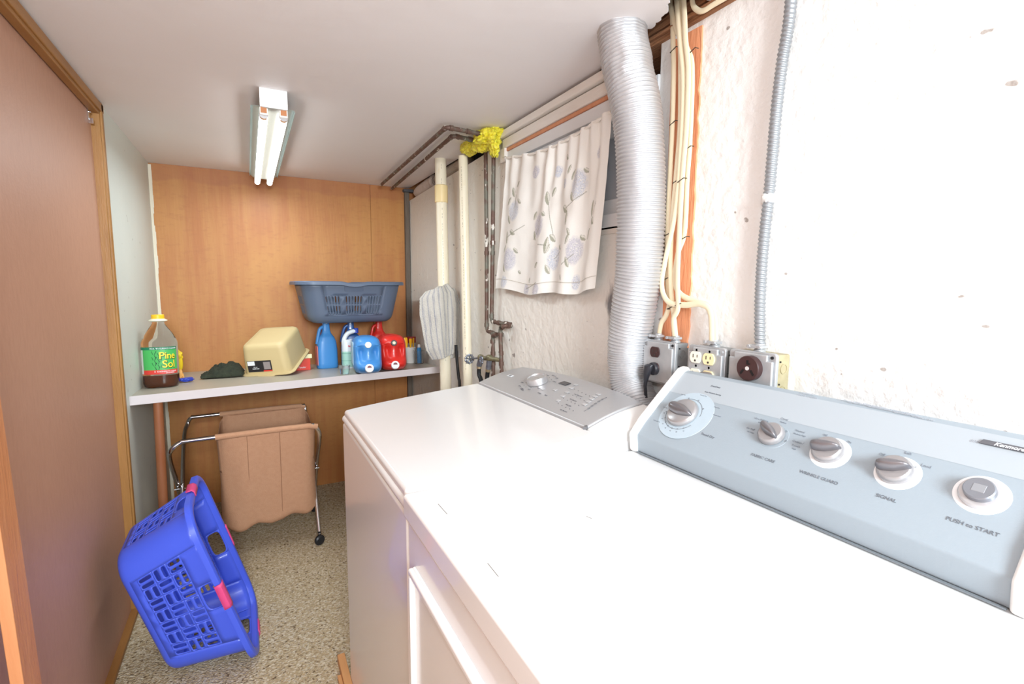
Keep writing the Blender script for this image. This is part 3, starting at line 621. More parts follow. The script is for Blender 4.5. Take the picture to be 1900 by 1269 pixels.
if (MM.to_3x3() @ V((0, 0, 1))).x > 0: MM = MM @ Matrix.Scale(-1, 4, (0, 0, 1))
mb = MB(); mb.lathe([(.026, 0), (.026, .012), (.0245, .0135), (.001, .0135)], MM, 48); rs = obj('dryer_socket', mb, brown, cv)
mb = MB(); dk = .0136
mb.box((-.0022, .008, dk-.001), (.0022, .017, dk+.0006), MM); mb.box((.0022, .008, dk-.001), (.006, .0115, dk+.0006), MM)
for s in (-1, 1): M3 = MM @ Matrix.Translation((s*.0115, -.008, 0)) @ Matrix.Rotation(s*.6, 4, 'Z'); mb.box((-.0022, -.006, dk-.001), (.0022, .006, dk+.0006), M3)
obj('slot', mb, mat('slot_black', (14, 12, 12), .6), rs)
mb = MB(); mb.lathe([(.0044, dk-.001), (.0040, dk+.0012), (.001, dk+.0016)], MM, 20); obj('centre_screw', mb, mat('bright_screw', (240, 240, 238), .3, .5), rs)
q = at(1410, 640, 'x', RX-.026); connector(t3, q.y, z1-.003)
# plug with right-angle cord in the leftmost box
pc = V((XF-.014, plug_y, plug_z)); pt = thing('power_plug', 'black right-angle plug in the leftmost electrical box, its cord hanging behind the duct', 'plug', pc)
mb = MB(); mb.lathe([(.0165, .0), (.0165, .008), (.014, .011)], frame((XF-.0035, pc.y, pc.z), (0, 0, 1), (0, 1, 0)), 24)
mb.rings([superring(a, b_, .6, 0, 24) for a, b_ in ((1, 1),)], True) if 0 else None
R = []
for k, (dx, dz, hw, hd) in enumerate([(-.004, .012, .010, .007), (-.007, .008, .013, .010), (-.008, -.006, .012, .0095), (-.008, -.020, .008, .0075), (-.007, -.034, .005, .005), (-.006, -.048, .0045, .0045)]):
    R.append([V((pc.x+dx+hd*cos(2*pi*j/16), pc.y+.003*k+hw*sin(2*pi*j/16), pc.z+dz)) for j in range(16)])
mb.rings(R, True, True, True); obj('plug_body', mb, mat('plug_black', (48, 48, 54), .35), pt)
mb = MB(); e = pc+V((-.006, .015, -.045)); mb.tube(cat([e, e+V((.010, .0, -.05)), e+V((.034, -.01, -.12)), e+V((.045, -.015, -.2))], 8), .0042, 10); obj('power_cord', mb, mat('plug_black', (48, 48, 54)), pt)
# armoured conduit
cp_ = [at(u, v, 'x', RX-.020) for u, v in ((1470, -30), (1466, 20), (1452, 110), (1441, 200), (1433, 290), (1427, 360), (1419, 430), (1413, 500), (1410, 570), (1410, 640))]; cp_[0].z = 2.0
path = cat(cp_, 60); mb = MB(); R = []; ph = 0; last = None
for i, p in enumerate(path):
    tdir = (path[min(i+1, len(path)-1)]-path[max(i-1, 0)]).normalized(); a = tdir.cross(V((1, 0, 0))).normalized(); b_ = tdir.cross(a)
    if i: ph += 2*pi*(path[i]-path[i-1]).length/.0085
    R.append([p+(a*cos(2*pi*q/20)+b_*sin(2*pi*q/20))*(.0092+.0022*(.5+.5*sin(ph+2*pi*q/20))) for q in range(20)])
mb.rings(R, True); t = thing('armoured_conduit', 'grey flexible metal conduit running down the white wall to the rightmost electrical box', 'conduit', cp_[-1]); obj('armour', mb, mat('conduit_grey', (158, 162, 166), .45, .6), t, smooth=180)
mb = MB(); c = at(1428, 368, 'x', RX-.020); mb.sell(c, .016, .014, .010, .8, .8, 20, 14, disp=lambda p: p*(1+.25*mn.noise(p*200))); obj('plaster_blob', mb, rw, t)

# ================================================================== LIGHT FIXTURE
t = thing('fluorescent_light', 'twin-tube white fluorescent fixture on the ceiling', 'ceiling light', (.105, 2.5, HZ-.08))
fy0, fy1 = 1.89, 3.13
fw = mat('fixture_grey', (150, 150, 142), .45); fg = mat('fixture_reflector', (158, 172, 168), .3, .1)
mb = MB(); mb.prism([(.066, HZ), (.060, HZ-.045), (.068, HZ-.062), (.140, HZ-.062), (.148, HZ-.045), (.142, HZ)], lambda a, b_, h: V((a, h, b_)), fy0+.004, fy1); obj('housing', mb, fw, t, bevel=.002)
mb = MB(); mb.box((.062, fy0, HZ-.060), (.146, fy0+.004, HZ)); obj('end_plate', mb, mat('end_plate_white', (248, 248, 248), .4), t, bevel=.001)
for s in (-1, 1):
    mb = MB(); c0 = .104+s*.043
    mb.add([(c0, fy0+.012, HZ-.055), (c0, fy1+.02, HZ-.055), (c0+s*.024, fy1+.02, HZ-.038), (c0+s*.024, fy0+.07, HZ-.038), (c0+s*.026, fy1+.02, HZ-.046), (c0+s*.026, fy0+.07, HZ-.046)], [(0, 1, 2, 3), (3, 2, 4, 5)])
    obj('reflector_wing', mb, fg, t, solid=.002, smooth=0)
tube_m = mat('tube_glow', (252, 255, 255), .3, emit=2.6)
for x in (.073, .133):
    for y in (fy0+.012, fy1+.012):
        mb = MB(); mb.box((x-.013, y-.006, HZ-.084), (x+.013, y+.004, HZ-.058)); sk = obj('tube_socket', mb, mat('socket_white', (236, 232, 226), .4), t, bevel=.003)
        mb = MB(); mb.box((x-.009, y-.0075, HZ-.078), (x+.009, y-.0055, HZ-.060)); obj('contact', mb, mat('socket_brown', (190, 122, 74), .5), sk)
    mb = MB(); mb.tube([(x, fy0+.028, HZ-.080), (x, fy1+.004, HZ-.080)], .0135, 24); tb = obj('fluorescent_tube', mb, tube_m, t); tb['label'] = 'lit white glass tube'
    for y0_, y1_ in ((fy0+.014, fy0+.030), (fy1, fy1+.014)):
        mb = MB(); mb.tube([(x, y0_, HZ-.080), (x, y1_, HZ-.080)], .0140, 24); obj('tube_end_cap', mb, chrome, tb)

fl = area('fluorescent_glow', (.103, 2.5, HZ-.105), (.103, 2.5, 0), .1, 5.5, (.80, .93, 1)); fl.data.shape = 'RECTANGLE'; fl.data.size = 1.15; fl.data.size_y = .09; fl.rotation_euler = (0, 0, pi/2)
# ================================================================== SHELF
SLO = -.05
def sz_(y): return .835+SLO*(y-2.433)
TILT = Matrix.Rotation(math.atan(SLO), 4, 'X')
def on_shelf(x, y, rz=0, dz=0.0008): return Matrix.Translation((x, y, sz_(y)+dz)) @ TILT @ Matrix.Rotation(rz, 4, 'Z')
t = thing('wall_shelf', 'long grey laminate counter shelf along the plywood wall', 'shelf', (.25, 2.9, sz_(2.9)-.04))
lam = mat('grey_laminate', (178, 170, 154), .35, var=(3, (172, 164, 150), .2)); lame = mat('laminate_edge', (212, 203, 203), .45)
A = [(LX, 2.437), (.955, 2.695), (.955, BY-.008), (LX, BY-.008)]
mb = MB(); mb.add([(a, b_, sz_(b_)) for a, b_ in A]+[(a, b_, sz_(b_)-.034) for a, b_ in A], [(0,1,2,3),(7,6,5,4),(0,4,5,1),(1,5,6,2),(2,6,7,3),(3,7,4,0)]); obj('shelf_top', mb, lam, t, bevel=.0015)
mb = MB(); A = [(LX, 2.433), (.955, 2.691), (.955, 2.695), (LX, 2.437)]
mb.add([(a, b_, sz_(b_)+.001) for a, b_ in A]+[(a, b_, sz_(b_)-.036) for a, b_ in A], [(0,1,2,3),(7,6,5,4),(0,4,5,1),(1,5,6,2),(2,6,7,3),(3,7,4,0)]); o = obj('edge_strip', mb, lame, t); o['label'] = 'pinkish grey edge strip'
mb = MB(); mb.tube([(-.365, 2.47, 0), (-.352, 2.475, sz_(2.47)-.036)], .0175, 20); o = obj('leg', mb, mat('stained_leg', (152, 100, 68), .45, var=(6, (140, 76, 40), .3), stretch=(4, 4, 1)), t); o['label'] = 'round reddish brown wooden leg'

# ------------------------------------------------------------------ baskets
def rrect(hx, hy, r, n=8):        # (point, outward normal) list, counter-clockwise
    out = []
    for cx, cy, a0 in ((hx-r, hy-r, 0), (-hx+r, hy-r, pi/2), (-hx+r, -hy+r, pi), (hx-r, -hy+r, 1.5*pi)):
        out.append([(cx+r*cos(a0+pi/2*k/n), cy+r*sin(a0+pi/2*k/n)) for k in range(n+1)])
    return out
def slot_tile(mb, F_, u0, u1, t0, t1, su0, su1, st0, st1, n=4):
    """wall cell with one round-ended slot cut out; F_(u,t)->point"""
    cu, ct = (su0+su1)/2, (st0+st1)/2; N_ = 16
    out, inn = [], []
    for k in range(N_):
        an = 2*pi*(k+.5)/N_; dx, dy = cos(an), sin(an)
        hx, hy = (u1-u0)/2, (t1-t0)/2; s = 1/max(abs(dx), abs(dy))
        out.append(((u0+u1)/2+hx*dx*s, (t0+t1)/2+hy*dy*s))
        a, b_ = (su1-su0)/2, (st1-st0)/2; e = .45
        inn.append((cu+a*math.copysign(abs(dx)**e, dx), ct+b_*math.copysign(abs(dy)**e, dy)))
    # corners exact
    vs = [F_(*p) for p in out]+[F_(*p) for p in inn]; fs = [(k, (k+1) % N_, N_+(k+1) % N_, N_+k) for k in range(N_)]
    cs = [(u1, t1), (u0, t1), (u0, t0), (u1, t0)]; base = len(vs); vs += [F_(*c) for c in cs]
    for ci, c in enumerate(cs):
        k = [1, 5, 9, 13][ci]
        # fan corner between the two outline points that straddle it
        best = sorted(range(N_), key=lambda q: (out[q][0]-c[0])**2+(out[q][1]-c[1])**2)[:1][0]
        for q in range(N_):
            a, b_ = out[q], out[(q+1) % N_]
            if abs(a[0]-b_[0]) > 1e-9 and abs(a[1]-b_[1]) > 1e-9 and (abs(a[0]-c[0]) < 1e-9 or abs(a[1]-c[1]) < 1e-9) and (abs(b_[0]-c[0]) < 1e-9 or abs(b_[1]-c[1]) < 1e-9): fs.append((q, base+ci, (q+1) % N_))
    mb.add(vs, fs)
def build_basket(t, A, Bw, Hh, taper, m, pattern, grips=None, rim_m=None, zb=.022):
    """open basket in local coordinates: length along x, width along y, base at z 0"""
    hx, hy = A/2, Bw/2
    def sec(z): k = taper+(1-taper)*(z/Hh); return hx*k, hy*k
    r0 = .075
    mb = MB()
    def quad_patch(F_, u0, u1, t0, t1, nu, nt):
        vs = [F_(u0+(u1-u0)*i/nu, t0+(t1-t0)*j/nt) for j in range(nt+1) for i in range(nu+1)]
        mb.add(vs, [(j*(nu+1)+i, j*(nu+1)+i+1, (j+1)*(nu+1)+i+1, (j+1)*(nu+1)+i) for j in range(nt) for i in range(nu)])
    def side(k):      # the four flat sides; u -1..1 along the side, t = z
        def F_(u, z):
            X, Y = sec(z)
            bulge = 0*(1-u*u)**2*(z/Hh)
            if k == 0: return V((u*(X-r0), -Y-bulge, z))
            if k == 1: return V((X+bulge, u*(Y-r0), z))
            if k == 2: return V((-u*(X-r0), Y+bulge, z))
            return V((-X-bulge, -u*(Y-r0), z))
        return F_
    for k in range(4):
        F_ = side(k); Ls = ((hx if k % 2 == 0 else hy)*(taper+1)/2-r0); z0, z1, z2 = .040, Hh-.075, Hh-.018
        if pattern == 'weave':
            cell = .0445; nr = max(2, round(2*Ls*.92/cell)); nt_ = 3; um = .94; du = 2*um/nr; dt = (z1-z0)/nt_
            quad_patch(F_, -1, -um, zb, z2, 1, 12); quad_patch(F_, um, 1, zb, z2, 1, 12); quad_patch(F_, -um, um, zb, z0, 12, 1)
            for i in range(nr):
                for j in range(nt_):
                    ua, ta = -um+i*du, z0+j*dt
                    if (i+j) % 2 == 0:   # slots along z
                        for q in (0, 1): slot_tile(mb, F_, ua+q*du/2, ua+(q+1)*du/2, ta, ta+dt, ua+du*(q/2+.11), ua+du*(q/2+.40), ta+dt*.09, ta+dt*.90)
                    else:
                        for q in (0, 1): slot_tile(mb, F_, ua, ua+du, ta+q*dt/2, ta+(q+1)*dt/2, ua+du*.09, ua+du*.91, ta+dt*(q/2+.11), ta+dt*(q/2+.39))
            gh = .045/Ls                       # handle opening half width
            quad_patch(F_, -um, -gh, z1, z2, 6, 4); quad_patch(F_, gh, um, z1, z2, 6, 4)
            slot_tile(mb, F_, -gh, gh, z1, z2, -gh*.93, gh*.93, z1+.008, z2-.006)
        else:
            quad_patch(F_, -1, -.84, zb, z2, 2, 12); quad_patch(F_, .84, 1, zb, z2, 2, 12); quad_patch(F_, -.84, .84, zb, .048, 12, 1); quad_patch(F_, -.84, .84, Hh-.078, z2, 12, 4)
            zz = [(.048, (.048+Hh-.078)/2), ((.048+Hh-.078)/2, Hh-.078)]
            for za, zc in zz:
                ua = -.84
                for grp in ((5, .14), (6, .14), (5, 0)) if k % 2 == 0 else ((4, .14), (4, .14), (4, 0)):
                    wdt = (1.68-.28)/ (16 if k % 2 == 0 else 12)
                    for q in range(grp[0]):
                        slot_tile(mb, F_, ua, ua+wdt, za, zc, ua+wdt*.22, ua+wdt*.78, za+.004, zc-.004); ua += wdt
                    if grp[1]: quad_patch(F_, ua, ua+grp[1], za, zc, 1, 2); ua += grp[1]
    # rounded corners
    for k in range(4):
        R = []
        nz = 12
        for j in range(nz+1):
            z = zb+(Hh-.018-zb)*j/nz; X, Y = sec(z); cs = rrect(X, Y, r0, 8)[k]; R.append([V((a, b_, z)) for a, b_ in cs])
        mb.rings(R, False)
    # base with a rounded foot
    def full(z, inset): 
        X, Y = sec(max(z, 0)); o_ = []
        for cs in rrect(X-inset, Y-inset, max(.012, r0-inset), 8): o_ += [V((a, b_, z)) for a, b_ in cs]
        return o_
    mb.rings([full(zb, 0), full(zb*.55, zb*.12), full(zb*.25, zb*.35), full(zb*.07, zb*.65), full(0, zb*1.05), full(0, zb*1.05+.03)], True, False, True)
    body = obj('basket_body', mb, m, t, world=False, solid=.0028, smooth=40, weld=True)
    # rim
    mb = MB()
    X, Y = sec(Hh-.018)
    def rl(off, z):
        o_ = []
        for k, cs in enumerate(rrect(hx+off, hy+off, r0+off, 8)):
            o_ += [V((a, b_, z)) for a, b_ in cs]
            nx_ = rrect(hx+off, hy+off, r0+off, 8)[(k+1) % 4][0]
            for q in range(1, 12):
                f = q/12; a = cs[-1][0]+(nx_[0]-cs[-1][0])*f; b_ = cs[-1][1]+(nx_[1]-cs[-1][1])*f; bl = .002*(1-(2*f-1)**2)**2
                nrm = (0, 1) if k == 0 else (-1, 0) if k == 1 else (0, -1) if k == 2 else (1, 0)
                dip = -.010*max(0, 1-((2*f-1)/.35)**2) if grips is None and nrm[0] == 0 else 0
                o_.append(V((a+nrm[0]*bl, b_+nrm[1]*bl, z+dip)))
        return o_
    sc_ = taper+(1-taper)*((Hh-.018)/Hh); dI = -(1-sc_)*hx
    mb.rings([rl(-.006, Hh-.018), rl(-.003, Hh-.004), rl(.003, Hh), rl(.016, Hh), rl(.022, Hh-.005), rl(.023, Hh-.020), rl(.019, Hh-.020), rl(.017, Hh-.006), rl(.002, Hh-.006), rl(-.001, Hh-.018)], True)
    obj('rim', mb, rim_m or m, t, world=False, smooth=45)
    if not grips:
        for s_ in (-1, 1):
            X, Y = sec(Hh-.03); mb = MB(); mb.prism([(-.052, -.050), (-.046, -.056), (.046, -.056), (.052, -.050), (.052, -.012), (-.052, -.012)], lambda a, b_, h: V((a, s_*(Y+h+(b_+.03)*.22), Hh+b_)), -.001, .0035); obj('handle_plate', mb, m, t, world=False, bevel=.0015)
    if grips:
        for k in range(4):
            hw = .045 if k % 2 == 0 else .035
            mb = MB()
            for (ax0, ax1) in ((0, 1),):
                pts_ = [(.000, Hh+.0012), (.016, Hh+.0014), (.0235, Hh-.004), (.0245, Hh-.021)]
                R = []
                for i in range(9):
                    f = -1+2*i/8; row = []
                    for off, z in pts_:
                        if k % 2 == 0: row.append(V((f*hw, (-1 if k == 0 else 1)*(hy+off+.006), z)))
                        else: row.append(V(((1 if k == 1 else -1)*(hx+off+.006), f*hw, z)))
                    R.append(row)
                mb.rings(R, False)
            g = obj('grip', mb, grips, t, world=False, solid=.003, soff=0, smooth=50); g['label'] = 'pink soft grip on the rim'
    return t
blue_m = mat('blue_plastic', (72, 96, 222), .38, coat=.1, sss=0)
pink_m = mat('pink_rubber', (226, 78, 138), .5)
Rm = Matrix(((-.286, .007, .958, 0), (-.020, -1., .002, 0), (.958, -.019, .286, 0), (0, 0, 0, 1)))
X_ = V((-.286, -.020, .958)).normalized(); Y_ = V((.007, -1, -.019)); M = frame((-.3436+.004, 1.9572, .2257+.004), X_, Y_)
t = thing('laundry_basket', 'blue plastic laundry basket with pink grips, tipped on its end on the carpet', 'laundry basket', M=M)
build_basket(t, .560, .376, .243, .80, blue_m, 'weave', pink_m)
grey_m = mat('slate_plastic', (92, 104, 124), .42)
M = Matrix.Translation((.515, 3.035, 1.0735)) @ Matrix.Rotation(.035, 4, 'Z')
t = thing('laundry_basket', 'slate grey laundry basket balanced on top of the detergent jugs', 'laundry basket', M=M)
build_basket(t, .555, .36, .232, .83, grey_m, 'bars', zb=.04)

# ------------------------------------------------------------------ pine cleaner jug
M = on_shelf(-.364, 2.700, -.10) @ Matrix.Scale(1.06, 4); t = thing('cleaner_bottle', 'big clear bottle of brown pine cleaner with a green label and yellow cap', 'bottle', M=M)
clr = mat('bottle_clear', (250, 250, 248), .04, trans=1, ior=1.12)
def bsec(z):
    pf = [(0, .052), (.006, .060), (.02, .0635), (.185, .0635), (.20, .061), (.225, .050), (.262, .026), (.27, .022), (.285, .022)]
    for (z0, r0), (z1, r1) in zip(pf, pf[1:]):
        if z <= z1: return r0+(r1-r0)*(z-z0)/(z1-z0)
    return pf[-1][1]
zs = [0, .003, .006, .012, .02, .05, .09, .13, .17, .185, .193, .20, .212, .225, .24, .255, .262, .27, .285]
mb = MB(); mb.rings([superring(bsec(z), bsec(z)*.92, .8 if z < .2 else 1, z, 48) for z in zs], True, True, False); obj('bottle_shell', mb, clr, t, world=False, smooth=60)
mb = MB(); mb.rings([superring(bsec(z)-.003, bsec(z)*.92-.003, .8, z, 48) for z in (.003, .008, .02, .052, .0525)], True, True, True); o = obj('liquid', mb, mat('brown_cleaner', (84, 40, 22), .1, coat=.4), t, world=False); o['label'] = 'dark brown liquid filling the bottom'
# label wraps the front
def lab(a0, a1, z0, z1, off, m, name, parent, n=24):
    def pt(an, z):
        e = .8; return V(((.0635+off)*math.copysign(abs(cos(an))**e, cos(an)), (.0635*.92+off)*math.copysign(abs(sin(an))**e, sin(an)), z))
    mb = MB(); mb.grid(lambda a, b_: pt(a0+(a1-a0)*a, z0+(z1-z0)*b_), n, 4); return obj(name, mb, m, parent, world=False, smooth=60)
A0, A1 = -2.75, -.25; lz0, lz1 = .058, .172
lb = lab(A0, A1, lz0, lz1, .0006, mat('label_green', (76, 178, 92), .4), 'label', t); lb['label'] = 'green, red and white wrap label'
lab(A0, A1, lz1-.012, lz1, .0009, mat('label_dark_green', (34, 120, 86), .4), 'label_top_band', lb); lab(A0, A1, lz0, lz0+.018, .0009, mat('label_red', (214, 62, 52), .4), 'label_bottom_band', lb)
lab(A0, A0+.38, lz0+.002, lz1-.012, .0012, mat('label_text_white', (226, 224, 218), .5), 'label_side_panel', lb)
def curved_text(mb, s, size, ac, z, off=.0016, **k):
    n0 = len(mb.v); text_mb(mb, s, size, (0, 0, z), (1, 0, 0), (0, 0, 1), (0, -1, 0), 'CENTER', lift=0, **k)
    for i in range(n0, len(mb.v)):
        p = mb.v[i]; an = ac+p.x/.064; r = off+(-p.y); e = .8
        mb.v[i] = V(((.0635+r)*math.copysign(abs(cos(an))**e, cos(an)), (.0635*.92+r)*math.copysign(abs(sin(an))**e, sin(an)), p.z))
mb = MB(); curved_text(mb, 'Pine', .040, -.98, .121, bold=.0014, spacing=.95); curved_text(mb, 'Sol', .043, -.93, .084, bold=.0016); obj('brand_shadow', mb, mat('label_shadow', (30, 66, 30), .5), lb, world=False, smooth=0)
mb = MB(); curved_text(mb, 'Pine', .040, -1.0, .1225, off=.0022, bold=.0004, spacing=.95); curved_text(mb, 'Sol', .043, -.95, .0855, off=.0022, bold=.0005); obj('brand_lettering', mb, mat('label_yellow', (250, 226, 60), .4), lb, world=False, smooth=0)
mb = MB(); curved_text(mb, 'MULTI-SURFACE CLEANER', .008, -1.1, .1625, off=.0018); curved_text(mb, '2 DISINFECTS CLEANS', .008, -1.05, .0665, off=.0018); curved_text(mb, 'DEODORIZES', .006, -.9, .0605, off=.0018); obj('small_print', mb, whited, lb, world=False, smooth=0)
mb = MB()
for k in range(9):
    an = -1.55+.12*sin(k*2.1); z = .085+.008*k; 
    for sgn in (-1, 1):
        pa = V((.0648*cos(an)*1.0, .060*sin(an), z)); 
        curved_text(mb, '/' if sgn > 0 else '\\', .02, an+sgn*.06, z-.008, off=.0014)
obj('pine_needles', mb, mat('label_needles', (24, 84, 48), .5), lb, world=False, smooth=0)
mb = MB(); mb.lathe([(.024, .276), (.033, .280), (.033, .284), (.022, .290)], None, 32); o = obj('neck_ring', mb, mat('ring_white', (240, 236, 214), .4), t, world=False)
mb = MB(); mb.lathe([(.0235, .289), (.0235, .304), (.021, .307), (.001, .307)], None, 32); o = obj('cap', mb, mat('cap_yellow', (240, 190, 40), .4), t, world=False)
# grocery packet behind it
M = on_shelf(-.316, 2.83, .3); t = thing('plastic_packet', 'small yellow, orange and blue plastic packet peeking out behind the clear pine cleaner bottle', 'packet', M=M)
def crump(mb, c, rx, ry, rz, f, amp, seed=0, n=40, m_=28, e=.9, ridge=True):
    def dsp(p):
        q = V((p.x/rx, p.y/ry, p.z/rz)); k = 0
        for o_, s in enumerate((1, 2.3, 5.0)): nv = mn.noise(q*f*s+V((seed, seed*2.3, o_*7))); k += (nv*1.3 if o_ == 0 else (.45-2.2*abs(nv))/s**.8)
        return p*(1+amp*k)
    return mb.sell(c, rx, ry, rz, e, e, n, m_, disp=dsp)
mb = crump(MB(), (.0, 0, .033), .022, .018, .030, 2, .25, 3); obj('packet_lower', mb, mat('packet_orange', (236, 172, 92), .5), t, world=False)
mb = crump(MB(), (.0, 0, .125), .022, .014, .026, 2, .25, 5); mb.sell((.005, 0, .09), .018, .012, .04, .8, .8, 20, 16); obj('packet_upper', mb, mat('packet_yellow', (226, 190, 30), .4), t, world=False)
mb = crump(MB(), (.026, -.035, .012), .030, .018, .010, 2, .25, 8); obj('packet_flap', mb, mat('packet_blue', (44, 66, 176), .4), t, world=False)
# dark cloth
mb = MB()
def cl(a, b_):
    x = -.225+.185*a; y = 2.86+.20*b_; k = max(0, sin(pi*min(1, a*.95+.04))*sin(pi*b_))
    h = .085*k**.6*(.35+.65*a)+.016*mn.noise(V((x*38, y*38, 1)))*(.3+k)+.010*abs(mn.noise(V((x*80, y*70, 4))))*k**.3
    yy = y+.012*mn.noise(V((x*25, y*25, 9))); return V((x+.012*mn.noise(V((y*25, x*25, 2))), yy, sz_(yy)+.004+max(0, h)))
mb.grid(cl, 70, 60); tag(obj('rag', mb, mat('black_green_cloth', (38, 42, 34), .95, var=(40, (58, 62, 46), .3), bump=(220, .4)), solid=.003, soff=1, smooth=180), 'crumpled black-green rag beside the beige bin', 'cloth')
# beige bin upside down, propped on a red box
tan_m = mat('beige_plastic', (208, 186, 138), .5)
nearL, nearR = V((-.055, 2.80, sz_(2.80))), V((.125, 2.79, sz_(2.79)))
M = Matrix.Translation((.125, 2.965, sz_(2.83)+.050)) @ Matrix.Rotation(-.42, 4, 'Z') @ Matrix.Rotation(-.06, 4, 'Y') @ Matrix.Rotation(.30, 4, 'X')
t = thing('storage_bin', 'beige plastic wash bin turned upside down and propped on a red box', 'bin', M=M)
def bring(hx, hy, z, r=.035): return [V((a, b_, z)) for cs in rrect(hx, hy, r, 8) for a, b_ in cs]
mb = MB(); mb.rings([bring(.136, .163, 0, .045), bring(.135, .162, .004, .045), bring(.120, .147, .006, .04), bring(.108, .134, .135, .036), bring(.104, .130, .150, .034), bring(.095, .121, .158, .03), bring(.07, .095, .160, .02)], True, False, True)
o = obj('bin_body', mb, tan_m, t, world=False, solid=.0025, smooth=50)
mb = MB()
for s in (-1, 1):
    mb.prism([(-.045, 0), (.045, 0), (.035, .016), (-.035, .016)], lambda a, b_, h: V((a, s*(.160+b_), h)), -.002, .003)
obj('rim_tab', mb, tan_m, t, world=False, bevel=.001)
def blab(x0, x1, z0, z1, m, name, par, off=.0015):
    mb = MB()
    def p(x, z): y = -(.147+(.134-.147)*(z-.006)/.129)-off; return V((x, y, z))
    mb.add([p(x0, z0), p(x1, z0), p(x1, z1), p(x0, z1)], [(0, 1, 2, 3)]); return obj(name, mb, m, par, world=False, smooth=0)
bl = blab(-.090, .030, .018, .078, mat('label_black', (38, 36, 40), .4), 'bin_label', t); bl['label'] = 'black product label with white and red print'
blab(-.088, -.052, .054, .076, whited, 'label_code_panel', bl, .002); blab(-.014, .030, .018, .026, mat('label_red', (214, 62, 52)), 'label_red_strip', bl, .002); blab(-.010, .024, .030, .070, mat('label_photo_grey', (150, 140, 140), .5), 'label_photo_panel', bl, .002)
mb = MB(); text_mb(mb, 'multi-use', .009, (-.050, -.1466, .034), (1, 0, 0), (0, .1, .99), (0, -1, 0), 'CENTER', lift=.0016, bold=.0002); text_mb(mb, 'dish pan', .006, (-.050, -.1466, .044), (1, 0, 0), (0, .1, .99), (0, -1, 0), 'CENTER', lift=.0016); obj('label_print', mb, whited, bl, world=False, smooth=0)
M = on_shelf(.235, 3.03, .06); t = thing('cardboard_box', 'small red box propping up the beige bin, a cream packet on top', 'box', M=M)
mb = MB(); mb.box((-.11, -.05, 0), (.055, .05, .064)); bx = obj('box_body', mb, mat('red_card', (222, 62, 44), .5), t, world=False, bevel=.001)
mb = MB(); text_mb(mb, 'Tender', .014, (.01, -.0502, .012), (1, 0, 0), (0, 0, 1), (0, -1, 0), 'CENTER', shear=.3); obj('box_print', mb, whited, bx, world=False, smooth=0)
mb = MB(); mb.box((.02, -.045, .0645), (.066, .03, .088)); o = obj('packet', mb, mat('cream_packet', (236, 226, 180), .5), t, world=False, bevel=.002)

# ------------------------------------------------------------------ bottles and jugs
def loft(mb, secs, e=.6, n=40):   # (z, halfw, halfd, ox, oy)
    out = []
    for i in range(len(secs)-1):
        for k in range(4):
            f = k/4; out.append([secs[i][j]+(secs[i+1][j]-secs[i][j])*f for j in range(5)])
    out.append(list(secs[-1])); return mb.rings([superring(s[1], s[2], e, s[0], n, s[3], s[4]) for s in out], True, True, True)
jug_b = mat('jug_blue', (68, 140, 208), .38, coat=.1); jug_r = mat('jug_red', (216, 44, 36), .34, coat=.15)
def upright_jug(x, y, rz, m, name, label, H=.246, cap=None, hand=True, w_=.058, d_=.036, labm=None):
    t = thing(name, label, 'jug', M=on_shelf(x, y, rz)); k = H/.246
    mb = MB(); loft(mb, [(0, w_*.93, d_*.93, 0, 0), (.006, w_, d_, 0, 0), (.10*k, w_*.98, d_, 0, 0), (.140*k, w_*.90, d_*.96, 0, 0), (.165*k, w_*.72, d_*.85, 0, 0), (.185*k, w_*.45, d_*.62, 0, 0), (.20*k, .021, .019, 0, 0), (.236*k, .0185, .0185, 0, 0), (H*.99, .018, .018, 0, 0)], .62); obj('jug_body', mb, m, t, world=False, smooth=60)
    if hand:
        mb = MB(); mb.tube(cat([(-.012, 0, .222*k), (-.034, 0, .208*k), (-w_*.80, 0, .165*k), (-w_*.9, 0, .13*k)], 8), .0095, 12); obj('handle', mb, m, t, world=False)
    if cap: mb = MB(); mb.lathe([(.019, H*.955), (.0195, H), (.017, H+.002), (.001, H+.002)], None, 28); obj('cap', mb, cap, t, world=False)
    if labm: mb = MB(); mb.box((-w_-.0005, -d_*.7, .02), (-w_+.004, d_*.7, .13)); obj('side_label', mb, labm, t, world=False, bevel=.001)
    return t
upright_jug(.388, 3.02, .12, jug_b, 'detergent_jug', 'upright sky blue jug under the left end of the slate grey basket', H=.268, cap=mat('cap_pale_blue', (190, 208, 226), .4), labm=mat('side_label_red', (206, 120, 116), .5))
upright_jug(.540, 3.10, -.1, mat('bottle_deep_blue', (52, 100, 172), .2, coat=.3), 'detergent_bottle', 'deep blue bottle with a clear cap behind the white and green bottle', H=.27, cap=mat('cap_frosted', (214, 220, 226), .25), w_=.062)
upright_jug(.705, 3.08, .0, jug_r, 'detergent_jug', 'upright red jug standing behind the lying red jug', H=.268, cap=jug_r)
